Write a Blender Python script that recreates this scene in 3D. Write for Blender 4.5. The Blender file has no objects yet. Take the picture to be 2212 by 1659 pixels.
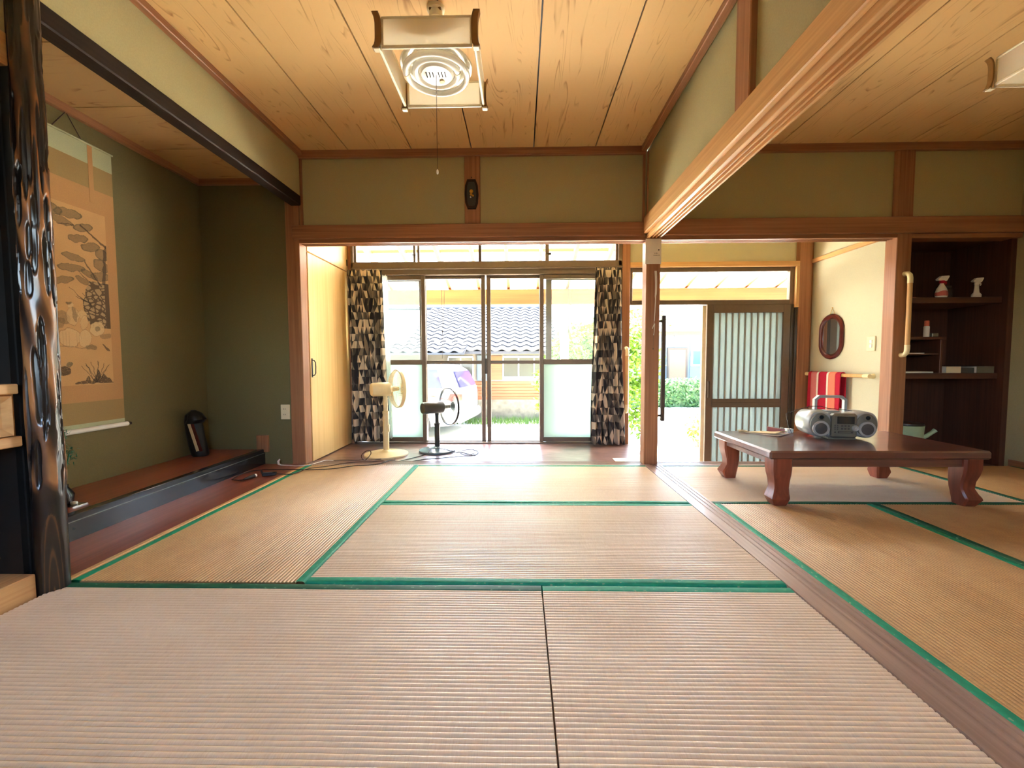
import bpy, bmesh, math, random
from mathutils import Vector, Matrix
random.seed(11)
sc = bpy.context.scene
COL = sc.collection
R = math.radians
PI = math.pi

# ------------------------------------------------------------------ camera, sky, sun, exposure
cam_d = bpy.data.cameras.new('camera'); cam = bpy.data.objects.new('camera', cam_d); COL.objects.link(cam)
cam_d.sensor_fit = 'HORIZONTAL'; cam_d.sensor_width = 36.0; cam_d.lens = 911.06 * 36.0 / 2212.0
cam_d.clip_start = 0.02; cam_d.clip_end = 200
_rt = Vector((0.99978966, 0.02020959, -0.00349489)); _up = Vector((0.00239828, 0.05403359, 0.99853624)); _fw = Vector((-0.02036885, 0.99833458, -0.05397376))
cam.matrix_world = Matrix(((_rt.x, _up.x, -_fw.x, 0), (_rt.y, _up.y, -_fw.y, 0), (_rt.z, _up.z, -_fw.z, 0.83), (0, 0, 0, 1)))
sc.camera = cam

world = bpy.data.worlds.new('sky'); sc.world = world; world.use_nodes = True
wn = world.node_tree.nodes; wl = world.node_tree.links; wn.clear()
sky = wn.new('ShaderNodeTexSky'); sky.sky_type = 'NISHITA'; sky.sun_disc = False
sky.sun_elevation = R(66); sky.sun_rotation = R(-38); sky.dust_density = 3.0; sky.ozone_density = 1.0
bg = wn.new('ShaderNodeBackground'); bg.inputs['Strength'].default_value = 0.36
wo = wn.new('ShaderNodeOutputWorld'); wl.new(sky.outputs[0], bg.inputs[0]); wl.new(bg.outputs[0], wo.inputs[0])
sun_d = bpy.data.lights.new('sun', 'SUN'); sun_d.energy = 8.0; sun_d.angle = R(0.6); sun_d.color = (1.0, 0.965, 0.91)
sun = bpy.data.objects.new('sun', sun_d); COL.objects.link(sun)
sun.rotation_euler = Vector((-0.24, 0.30, 0.92)).to_track_quat('Z', 'Y').to_euler()
sun.location = (-3, 9, 14)

sc.view_settings.view_transform = 'Standard'; sc.view_settings.look = 'None'
sc.view_settings.gamma = 1.0; sc.view_settings.use_curve_mapping = False
sc.view_settings.exposure = 3.82
cy = sc.cycles
cy.use_denoising = True
cy.max_bounces = 14; cy.diffuse_bounces = 8; cy.glossy_bounces = 4; cy.transmission_bounces = 8; cy.transparent_max_bounces = 16
cy.caustics_reflective = False; cy.caustics_refractive = False; cy.sample_clamp_indirect = 12

# ------------------------------------------------------------------ materials
def lin(r, g, b):
    f = lambda c: (c / 255 / 12.92) if c / 255 <= 0.04045 else ((c / 255 + 0.055) / 1.055) ** 2.4
    return (f(r), f(g), f(b), 1.0)
def nodes(name):
    m = bpy.data.materials.new(name); m.use_nodes = True
    nt = m.node_tree; nt.nodes.clear()
    out = nt.nodes.new('ShaderNodeOutputMaterial'); p = nt.nodes.new('ShaderNodeBsdfPrincipled')
    nt.links.new(p.outputs[0], out.inputs[0])
    return m, nt, p, out
def N(nt, kind, **kw):
    n = nt.nodes.new('ShaderNode' + kind)
    for k, v in kw.items():
        if k.startswith('i_'): n.inputs[k[2:].replace('_', ' ')].default_value = v
        else: setattr(n, k, v)
    return n
def ramp(nt, src, stops, interp='LINEAR'):
    r = nt.nodes.new('ShaderNodeValToRGB'); r.color_ramp.interpolation = interp
    e = r.color_ramp.elements
    while len(e) > 1: e.remove(e[-1])
    e[0].position, e[0].color = stops[0]
    for p, c in stops[1:]:
        k = e.new(p); k.color = c
    nt.links.new(src, r.inputs[0]); return r
def coords(nt, scale=(1, 1, 1), kind='Object', rnd=0.0):
    tc = nt.nodes.new('ShaderNodeTexCoord'); mp = nt.nodes.new('ShaderNodeMapping')
    mp.inputs['Scale'].default_value = scale; nt.links.new(tc.outputs[kind], mp.inputs[0])
    if rnd:
        oi = nt.nodes.new('ShaderNodeObjectInfo'); mu = nt.nodes.new('ShaderNodeMath'); mu.operation = 'MULTIPLY'; mu.inputs[1].default_value = rnd
        cb = nt.nodes.new('ShaderNodeCombineXYZ'); nt.links.new(oi.outputs['Random'], mu.inputs[0])
        for i in range(3): nt.links.new(mu.outputs[0], cb.inputs[i])
        nt.links.new(cb.outputs[0], mp.inputs['Location'])
    return mp
def bump(nt, p, h, strength=0.3, dist=0.002):
    b = nt.nodes.new('ShaderNodeBump'); b.inputs['Strength'].default_value = strength; b.inputs['Distance'].default_value = dist
    nt.links.new(h, b.inputs['Height']); nt.links.new(b.outputs[0], p.inputs['Normal'])
def mul(c, k): return (c[0] * k, c[1] * k, c[2] * k, 1.0)
def plain(name, col, rough=0.5, metal=0.0, var=0.12, scale=30, bmp=0.0, spec=0.5, trans=0.0):
    m, nt, p, _ = nodes(name)
    n = N(nt, 'TexNoise', i_Scale=scale, i_Detail=3.0); nt.links.new(coords(nt).outputs[0], n.inputs[0])
    r = ramp(nt, n.outputs[0], [(0.3, mul(col, 1 - var)), (0.7, mul(col, 1 + var))]); nt.links.new(r.outputs[0], p.inputs['Base Color'])
    p.inputs['Roughness'].default_value = rough; p.inputs['Metallic'].default_value = metal; p.inputs['Specular IOR Level'].default_value = spec
    if trans: p.inputs['Transmission Weight'].default_value = trans
    if bmp: bump(nt, p, n.outputs[0], bmp, 0.003)
    return m
def wood(name, c1, c2, axis, rough=0.45, fine=60, spec=0.4, rnd=13.0):
    m, nt, p, _ = nodes(name)
    s = [fine, fine, fine]; s['XYZ'.index(axis)] = fine * 0.022
    n = N(nt, 'TexNoise', i_Scale=1.0, i_Detail=5.0, i_Distortion=0.5); nt.links.new(coords(nt, s, rnd=rnd).outputs[0], n.inputs[0])
    s2 = [5, 5, 5]; s2['XYZ'.index(axis)] = 0.5
    n2 = N(nt, 'TexNoise', i_Scale=1.0, i_Detail=2.0); nt.links.new(coords(nt, s2, rnd=rnd).outputs[0], n2.inputs[0])
    mx = N(nt, 'Math', operation='MULTIPLY_ADD'); mx.inputs[1].default_value = 0.6; nt.links.new(n.outputs[0], mx.inputs[0])
    m2 = N(nt, 'Math', operation='MULTIPLY'); m2.inputs[1].default_value = 0.4; nt.links.new(n2.outputs[0], m2.inputs[0]); nt.links.new(m2.outputs[0], mx.inputs[2])
    r = ramp(nt, mx.outputs[0], [(0.34, c2), (0.62, c1)]); nt.links.new(r.outputs[0], p.inputs['Base Color'])
    p.inputs['Roughness'].default_value = rough; p.inputs['Specular IOR Level'].default_value = spec
    bump(nt, p, n.outputs[0], 0.12, 0.001)
    return m
def board(name, c1, c2, axis):   # cathedral grained ceiling board
    m, nt, p, _ = nodes(name)
    s = [5.0, 5.0, 5.0]; s['XYZ'.index(axis)] = 0.55
    n = N(nt, 'TexNoise', i_Scale=1.0, i_Detail=2.5, i_Distortion=0.35); nt.links.new(coords(nt, s, rnd=31.0).outputs[0], n.inputs[0])
    k = N(nt, 'Math', operation='MULTIPLY'); k.inputs[1].default_value = 26; nt.links.new(n.outputs[0], k.inputs[0])
    fr = N(nt, 'Math', operation='FRACT'); nt.links.new(k.outputs[0], fr.inputs[0])
    s2 = [26, 26, 26]; s2['XYZ'.index(axis)] = 2.6
    n2 = N(nt, 'TexNoise', i_Scale=1.0, i_Detail=3.0); nt.links.new(coords(nt, s2, rnd=17.0).outputs[0], n2.inputs[0])
    r1 = ramp(nt, fr.outputs[0], [(0.0, (1, 1, 1, 1)), (0.10, (0, 0, 0, 1)), (0.75, (0, 0, 0, 1)), (1.0, (0.75, 0.75, 0.75, 1))])
    r2 = ramp(nt, n2.outputs[0], [(0.5, (0, 0, 0, 1)), (0.68, (1, 1, 1, 1))])
    mm = N(nt, 'Math', operation='MULTIPLY'); nt.links.new(r1.outputs[0], mm.inputs[0]); nt.links.new(r2.outputs[0], mm.inputs[1])
    mc = N(nt, 'Mix', data_type='RGBA'); mc.inputs['A'].default_value = c1; mc.inputs['B'].default_value = c2; nt.links.new(mm.outputs[0], mc.inputs['Factor'])
    nt.links.new(mc.outputs['Result'], p.inputs['Base Color']); p.inputs['Roughness'].default_value = 0.6; p.inputs['Specular IOR Level'].default_value = 0.25
    return m
def thin_glass(name, tint=(1, 1, 1, 1), refl=0.06, haze=0.0, hazecol=(0.9, 0.95, 0.92, 1)):
    m, nt, p, out = nodes(name); nt.nodes.remove(p)
    t = N(nt, 'BsdfTransparent'); t.inputs[0].default_value = tint
    g = N(nt, 'BsdfGlossy'); g.inputs['Roughness'].default_value = 0.03
    mx = N(nt, 'MixShader'); lw = N(nt, 'LayerWeight', i_Blend=0.25)
    ml = N(nt, 'Math', operation='MULTIPLY'); ml.inputs[1].default_value = refl * 3; nt.links.new(lw.outputs['Fresnel'], ml.inputs[0])
    nt.links.new(ml.outputs[0], mx.inputs[0]); nt.links.new(t.outputs[0], mx.inputs[1]); nt.links.new(g.outputs[0], mx.inputs[2])
    last = mx.outputs[0]
    if haze:
        d = N(nt, 'BsdfTranslucent'); d.inputs[0].default_value = hazecol
        d2 = N(nt, 'BsdfDiffuse'); d2.inputs[0].default_value = hazecol
        md = N(nt, 'MixShader'); md.inputs[0].default_value = 0.4; nt.links.new(d.outputs[0], md.inputs[1]); nt.links.new(d2.outputs[0], md.inputs[2])
        m2 = N(nt, 'MixShader'); m2.inputs[0].default_value = haze; nt.links.new(last, m2.inputs[1]); nt.links.new(md.outputs[0], m2.inputs[2]); last = m2.outputs[0]
    nt.links.new(last, out.inputs[0]); return m
def tatami_mat_material(name, c1, c2):
    m, nt, p, _ = nodes(name)
    n = N(nt, 'TexNoise', i_Scale=1.0, i_Detail=3.0); nt.links.new(coords(nt, (420, 26, 26), rnd=9.0).outputs[0], n.inputs[0])
    n2 = N(nt, 'TexNoise', i_Scale=1.0, i_Detail=3.0); nt.links.new(coords(nt, (2.2, 4.5, 3), rnd=9.0).outputs[0], n2.inputs[0])
    a = N(nt, 'Math', operation='MULTIPLY_ADD'); a.inputs[1].default_value = 0.5; nt.links.new(n.outputs[0], a.inputs[0])
    b = N(nt, 'Math', operation='MULTIPLY'); b.inputs[1].default_value = 0.5; nt.links.new(n2.outputs[0], b.inputs[0]); nt.links.new(b.outputs[0], a.inputs[2])
    r = ramp(nt, a.outputs[0], [(0.32, c2), (0.66, c1)]); nt.links.new(r.outputs[0], p.inputs['Base Color'])
    p.inputs['Roughness'].default_value = 0.40; p.inputs['Specular IOR Level'].default_value = 0.6
    bump(nt, p, n.outputs[0], 0.25, 0.0008)
    return m
def border_material(name, base, fleck):
    m, nt, p, _ = nodes(name)
    v = N(nt, 'TexVoronoi', i_Scale=1.0); nt.links.new(coords(nt, (38, 70, 40)).outputs[0], v.inputs[0])
    n = N(nt, 'TexNoise', i_Scale=160, i_Detail=2.0); nt.links.new(coords(nt).outputs[0], n.inputs[0])
    s = N(nt, 'Math', operation='MULTIPLY_ADD'); s.inputs[1].default_value = 0.55; nt.links.new(n.outputs[0], s.inputs[0]); nt.links.new(v.outputs['Distance'], s.inputs[2])
    r = ramp(nt, s.outputs[0], [(0.40, fleck), (0.47, base), (1.0, mul(base, 0.8))]); nt.links.new(r.outputs[0], p.inputs['Base Color'])
    p.inputs['Roughness'].default_value = 0.6; p.inputs['Specular IOR Level'].default_value = 0.35
    return m
def curtain_material(name):
    m, nt, p, _ = nodes(name)
    uv = N(nt, 'TexCoord'); sp = N(nt, 'SeparateXYZ'); nt.links.new(uv.outputs['UV'], sp.inputs[0])
    def M(op, a, b=None):
        q = N(nt, 'Math', operation=op)
        for i, x in enumerate((a, b)):
            if x is None: continue
            if isinstance(x, (int, float)): q.inputs[i].default_value = x
            else: nt.links.new(x, q.inputs[i])
        return q.outputs[0]
    a = M('MULTIPLY', sp.outputs[0], 1 / 0.075); b = M('MULTIPLY', sp.outputs[1], 1 / 0.072)
    row = M('FLOOR', b); half = M('MULTIPLY', M('MODULO', row, 2.0), 0.5)
    fb = M('FRACT', b); a2 = M('ADD', a, half)
    a3 = M('ADD', a2, M('MULTIPLY', fb, 0.5)); a4 = M('SUBTRACT', a2, M('MULTIPLY', fb, 0.5))
    cb = N(nt, 'CombineXYZ'); nt.links.new(M('FLOOR', a3), cb.inputs[0]); nt.links.new(M('FLOOR', a4), cb.inputs[1]); nt.links.new(row, cb.inputs[2])
    wnz = N(nt, 'TexWhiteNoise'); nt.links.new(cb.outputs[0], wnz.inputs[0])
    r = ramp(nt, wnz.outputs[0], [(0.0, lin(52, 50, 52)), (0.30, lin(86, 82, 78)), (0.52, lin(128, 118, 106)), (0.70, lin(205, 190, 168))], 'CONSTANT')
    nt.links.new(r.outputs[0], p.inputs['Base Color']); p.inputs['Roughness'].default_value = 0.8; p.inputs['Specular IOR Level'].default_value = 0.2
    return m
def vcol_material(name, rough=0.8):
    m, nt, p, _ = nodes(name)
    a = N(nt, 'Attribute', attribute_name='paint'); n = N(nt, 'TexNoise', i_Scale=220, i_Detail=2.0); nt.links.new(coords(nt).outputs[0], n.inputs[0])
    r = ramp(nt, n.outputs[0], [(0.3, (0.88, 0.88, 0.88, 1)), (0.7, (1, 1, 1, 1))])
    mx = N(nt, 'Mix', data_type='RGBA', blend_type='MULTIPLY'); mx.inputs['Factor'].default_value = 1.0
    nt.links.new(a.outputs['Color'], mx.inputs['A']); nt.links.new(r.outputs[0], mx.inputs['B'])
    nt.links.new(mx.outputs['Result'], p.inputs['Base Color']); p.inputs['Roughness'].default_value = rough; p.inputs['Specular IOR Level'].default_value = 0.2
    return m
def translucent(name, col, mixk=0.55, trans=0.0):
    m, nt, p, out = nodes(name); nt.nodes.remove(p)
    t = N(nt, 'BsdfTranslucent'); t.inputs[0].default_value = col; d = N(nt, 'BsdfDiffuse'); d.inputs[0].default_value = col
    mx = N(nt, 'MixShader'); mx.inputs[0].default_value = mixk; nt.links.new(d.outputs[0], mx.inputs[1]); nt.links.new(t.outputs[0], mx.inputs[2]); last = mx.outputs[0]
    if trans:
        tr = N(nt, 'BsdfTransparent'); m2 = N(nt, 'MixShader'); m2.inputs[0].default_value = trans; nt.links.new(last, m2.inputs[1]); nt.links.new(tr.outputs[0], m2.inputs[2]); last = m2.outputs[0]
    nt.links.new(last, out.inputs[0]); return m
def floor_sheet(name):
    m, nt, p, _ = nodes(name)
    n = N(nt, 'TexNoise', i_Scale=1.0, i_Detail=5.0, i_Distortion=1.2); nt.links.new(coords(nt, (5, 16, 5)).outputs[0], n.inputs[0])
    r = ramp(nt, n.outputs[0], [(0.3, lin(112, 82, 74)), (0.55, lin(140, 106, 98)), (0.75, lin(160, 130, 122))]); nt.links.new(r.outputs[0], p.inputs['Base Color'])
    p.inputs['Roughness'].default_value = 0.30; p.inputs['Specular IOR Level'].default_value = 1.0; p.inputs['Coat Weight'].default_value = 0.7; p.inputs['Coat Roughness'].default_value = 0.22
    bump(nt, p, n.outputs[0], 0.08, 0.002)
    return m

M = {}
M['tatami_sheen_tone'] = tatami_mat_material('tatami_straw_sheen', lin(238, 218, 188), lin(219, 193, 158))  # sheen on crosswise ridges is put into this lighter straw colour
M['tatami_shade_tone'] = tatami_mat_material('tatami_shade_tone', lin(196, 156, 102), lin(164, 122, 74))  # same straw, browner: weaker sheen on lengthwise ridges put into the colour
M['green_border'] = border_material('green_border_cloth', lin(22, 150, 108), lin(120, 160, 120))
M['dark_green_border'] = border_material('dark_green_border_cloth', lin(20, 92, 62), lin(100, 140, 105))
M['plaster'] = plain('olive_plaster', lin(172, 164, 122), 0.9, var=0.05, scale=160, bmp=0.15, spec=0.2)
M['plaster_toko'] = plain('green_plaster', lin(112, 104, 70), 0.9, var=0.06, scale=160, bmp=0.15, spec=0.2)
M['plaster_pale'] = plain('pale_plaster', lin(198, 195, 166), 0.9, var=0.03, scale=160, bmp=0.1, spec=0.2)
WA, WB = lin(168, 118, 82), lin(132, 86, 57)
for a in 'XYZ':
    M['wood' + a] = wood('aged_cedar_' + a, WA, WB, a)
    M['hinoki' + a] = wood('honey_cypress_' + a, lin(220, 176, 118), lin(194, 144, 90), a)
    M['dark' + a] = wood('dark_lacquer_' + a, lin(46, 31, 22), lin(26, 17, 13), a, 0.6, 60, 0.25)
    M['grey' + a] = wood('greyed_sill_' + a, lin(172, 144, 126), lin(138, 112, 96), a, 0.3, 60, 0.6)
    M['shelf' + a] = wood('shelf_brown_' + a, lin(96, 58, 42), lin(68, 40, 30), a, 0.4)
M['boardY'] = board('ceiling_cedar_Y', lin(222, 184, 126), lin(158, 108, 58), 'Y')
M['boardX'] = board('ceiling_cedar_X', lin(190, 154, 104), lin(140, 98, 56), 'X')
M['black'] = plain('plain_black', lin(18, 15, 13), 0.5, var=0.2)
M['lacquer'] = plain('black_lacquer', lin(34, 33, 36), 0.16, var=0.08, spec=0.5)
M['tokored'] = wood('red_brown_board', lin(150, 84, 62), lin(118, 60, 44), 'Y', 0.28)
M['engawa'] = floor_sheet('veranda_floor_sheet')
M['bronze'] = plain('bronze_aluminium', lin(104, 88, 72), 0.42, 0.25, var=0.05)
M['bronze_dark'] = plain('dark_bronze', lin(70, 60, 50), 0.45, 0.2, var=0.05)
M['alu_grey'] = plain('grey_aluminium', lin(136, 134, 126), 0.4, 0.3, var=0.04)
M['glass'] = thin_glass('window_glass')
M['frost'] = thin_glass('frosted_glass', (0.9, 1, 0.97, 1), 0.05, 0.93, (0.43, 0.51, 0.47, 1))
M['mesh'] = thin_glass('insect_mesh', (0.95, 1, 0.97, 1), 0.0, 0.10, (0.30, 0.33, 0.32, 1))
M['reed'] = translucent('reeded_glass', (0.30, 0.34, 0.33, 1), 0.65)
M['poly'] = translucent('polycarbonate_sheet', (0.66, 0.64, 0.54, 1), 0.7, 0.05)
M['curtain'] = curtain_material('geometric_curtain')
M['sheer'] = translucent('sheer_curtain', (0.72, 0.72, 0.70, 1), 0.5, 0.35)
M['panel'] = wood('pale_closet_panel', lin(230, 196, 136), lin(214, 176, 114), 'Z', 0.4, 40)
M['cream'] = plain('cream_plastic', lin(226, 206, 156), 0.38, var=0.03)
M['clear'] = thin_glass('clear_plastic', (0.94, 0.98, 0.98, 1), 0.10, 0.10)
M['wire_cream'] = plain('cream_wire', lin(190, 176, 136), 0.35, var=0.02)
M['wire_grey'] = plain('grey_wire', lin(70, 72, 72), 0.3, 0.6, var=0.02)
M['fan_black'] = plain('fan_charcoal', lin(42, 44, 42), 0.3, var=0.06)
M['fan_blue'] = plain('fan_base_slate', lin(96, 112, 118), 0.22, var=0.04)
M['cord_black'] = plain('black_cord', lin(28, 24, 22), 0.5, var=0.1)
M['cord_brown'] = plain('brown_cord', lin(72, 52, 42), 0.5, var=0.1)
M['white'] = plain('white_plastic', lin(228, 226, 216), 0.4, var=0.02)
M['ivory'] = plain('ivory_plastic', lin(224, 208, 170), 0.45, var=0.03)
M['paper'] = plain('white_paper', lin(226, 222, 210), 0.8, var=0.03, spec=0.2)
M['kraft'] = plain('kraft_paper', lin(214, 190, 142), 0.75, var=0.05, spec=0.2)
M['ink'] = plain('ink', lin(40, 38, 40), 0.8, var=0.1)
M['shade'] = translucent('lamp_shade_paper', (0.93, 0.90, 0.80, 1), 0.6)
M['shade_frame'] = plain('lamp_frame_ivory', lin(236, 228, 200), 0.35, var=0.02)
M['lampwood'] = plain('lamp_corner_brown', lin(140, 102, 52), 0.4, var=0.1)
M['tube'] = plain('lamp_tube_glass', lin(238, 238, 230), 0.12, var=0.01)
M['reflector'] = plain('lamp_reflector', lin(236, 232, 218), 0.18, var=0.02)
M['gold'] = plain('gilt', lin(210, 160, 60), 0.35, 0.8, var=0.2)
M['table'] = wood('rosewood_table', lin(112, 66, 54), lin(84, 46, 38), 'X', 0.3, 40, 0.9)
_tp = M['table'].node_tree.nodes['Principled BSDF']; _tp.inputs['Coat Weight'].default_value = 1.0; _tp.inputs['Coat Roughness'].default_value = 0.1
M['tableleg'] = wood('rosewood_leg', lin(140, 74, 52), lin(104, 50, 36), 'Z', 0.3, 40)
M['silver'] = plain('silver_plastic', lin(122, 121, 108), 0.35, 0.4, var=0.03)
M['silver_light'] = plain('pale_silver_plastic', lin(172, 174, 170), 0.32, 0.25, var=0.02)
M['grille'] = plain('speaker_grille', lin(92, 88, 82), 0.55, 0.4, var=0.2, scale=700)
M['screen'] = plain('dark_display', lin(30, 38, 40), 0.12, var=0.1)
M['button'] = plain('dark_button', lin(74, 72, 66), 0.4, var=0.05)
M['maroon'] = plain('maroon_frame', lin(84, 34, 28), 0.22, var=0.12)
M['mirror'] = plain('mirror_silver', lin(225, 228, 226), 0.03, 1.0, var=0.0)
M['red'] = plain('crimson_terry', lin(178, 36, 56), 0.9, var=0.18, scale=300, bmp=0.4, spec=0.15)
M['pink'] = plain('dusty_pink_terry', lin(196, 110, 104), 0.9, var=0.15, scale=300, bmp=0.4, spec=0.15)
M['coral'] = plain('coral_terry', lin(230, 124, 96), 0.9, var=0.15, scale=300, bmp=0.4, spec=0.15)
M['offwhite'] = plain('offwhite_terry', lin(226, 216, 196), 0.9, var=0.08, scale=300, bmp=0.4, spec=0.15)
M['railwood'] = wood('rail_wood', lin(214, 172, 112), lin(190, 144, 84), 'Z', 0.35)
M['railend'] = plain('rail_end_ivory', lin(232, 216, 164), 0.35, var=0.03)
M['leafgreen'] = plain('artificial_leaf', lin(20, 120, 92), 0.6, var=0.3, scale=60)
M['can'] = plain('pale_green_plastic', lin(176, 200, 158), 0.4, var=0.04)
M['scrollcloth'] = plain('scroll_brocade', lin(176, 132, 84), 0.75, var=0.06, scale=200, spec=0.2)
M['scrollgreen'] = plain('scroll_pale_green', lin(168, 170, 134), 0.7, var=0.05, scale=200, spec=0.2)
M['scrolltan'] = plain('scroll_olive_band', lin(150, 124, 78), 0.75, var=0.05, scale=200, spec=0.2)
M['paint'] = vcol_material('ink_painting')
M['concrete'] = plain('concrete', lin(120, 114, 98), 0.85, var=0.25, scale=9, bmp=0.2, spec=0.2)
M['ground'] = plain('pale_gravel', lin(226, 218, 200), 0.9, var=0.08, scale=14, spec=0.2)
M['stone'] = plain('entry_stone', lin(170, 166, 156), 0.6, var=0.1, scale=20)
M['siding'] = wood('siding_board', lin(150, 92, 58), lin(124, 70, 42), 'X', 0.6, 30)
M['tile'] = plain('grey_roof_tile', lin(60, 60, 62), 0.45, var=0.1, scale=6)
M['housewall'] = plain('house_wall', lin(150, 140, 122), 0.85, var=0.05)
M['shed'] = plain('shed_panel', lin(96, 106, 112), 0.7, var=0.04)
M['sheddoor'] = plain('shed_door', lin(130, 92, 68), 0.6, var=0.08)
M['houseglass'] = plain('far_window_glass', lin(84, 84, 74), 0.1, var=0.05)
M['blueglass'] = plain('blue_window_glass', lin(60, 110, 140), 0.1, var=0.05)
M['rafter'] = wood('rafter_pine', lin(128, 92, 50), lin(104, 72, 36), 'Y', 0.6, 30)
M['beam'] = wood('veranda_beam', lin(140, 90, 42), lin(112, 68, 28), 'X', 0.6, 24)
M['carwhite'] = plain('car_pearl_white', lin(140, 150, 156), 0.18, var=0.01)
M['carglass'] = plain('car_tinted_glass', lin(50, 50, 76), 0.06, var=0.02)
M['tail'] = plain('tail_light_red', lin(214, 52, 44), 0.15, var=0.05)
M['rubber'] = plain('tyre_rubber', lin(30, 30, 30), 0.8, var=0.1)
M['chrome'] = plain('chrome', lin(210, 212, 214), 0.12, 0.95, var=0.0)
def leaf(name, a, b):
    m, nt, p, out = nodes(name)
    n = N(nt, 'TexNoise', i_Scale=9.0); nt.links.new(coords(nt).outputs[0], n.inputs[0])
    r = ramp(nt, n.outputs[0], [(0.35, a), (0.65, b)]); nt.links.new(r.outputs[0], p.inputs['Base Color']); p.inputs['Roughness'].default_value = 0.5
    t = N(nt, 'BsdfTranslucent'); nt.links.new(r.outputs[0], t.inputs[0]); mx = N(nt, 'MixShader'); mx.inputs[0].default_value = 0.4
    nt.links.new(p.outputs[0], mx.inputs[1]); nt.links.new(t.outputs[0], mx.inputs[2]); nt.links.new(mx.outputs[0], out.inputs[0]); return m
M['leafbright'] = leaf('spring_leaf', lin(56, 96, 14), lin(104, 136, 30))
M['leafdark'] = leaf('hedge_leaf', lin(44, 84, 46), lin(84, 116, 72))
M['grass'] = leaf('grass_blade', lin(70, 106, 40), lin(112, 140, 66))
M['bark'] = plain('bark', lin(96, 78, 60), 0.9, var=0.3)
def tokobashira_material():
    m, nt, p, _ = nodes('burnt_log')
    a = N(nt, 'Attribute', attribute_name='paint'); sp = N(nt, 'SeparateColor'); nt.links.new(a.outputs['Color'], sp.inputs[0])
    n = N(nt, 'TexNoise', i_Scale=1.0, i_Detail=3.0); nt.links.new(coords(nt, (30, 30, 9)).outputs[0], n.inputs[0])
    ad = N(nt, 'Math', operation='MULTIPLY_ADD'); ad.inputs[1].default_value = 0.35; nt.links.new(n.outputs[0], ad.inputs[0]); nt.links.new(sp.outputs[0], ad.inputs[2])
    r = ramp(nt, ad.outputs[0], [(0.22, lin(12, 9, 9)), (0.55, lin(40, 26, 19)), (0.80, lin(104, 66, 38)), (1.0, lin(150, 102, 60))]); nt.links.new(r.outputs[0], p.inputs['Base Color'])
    p.inputs['Roughness'].default_value = 0.3; p.inputs['Specular IOR Level'].default_value = 0.5; p.inputs['Coat Weight'].default_value = 0.45; p.inputs['Coat Roughness'].default_value = 0.15
    return m
M['log'] = tokobashira_material()

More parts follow.
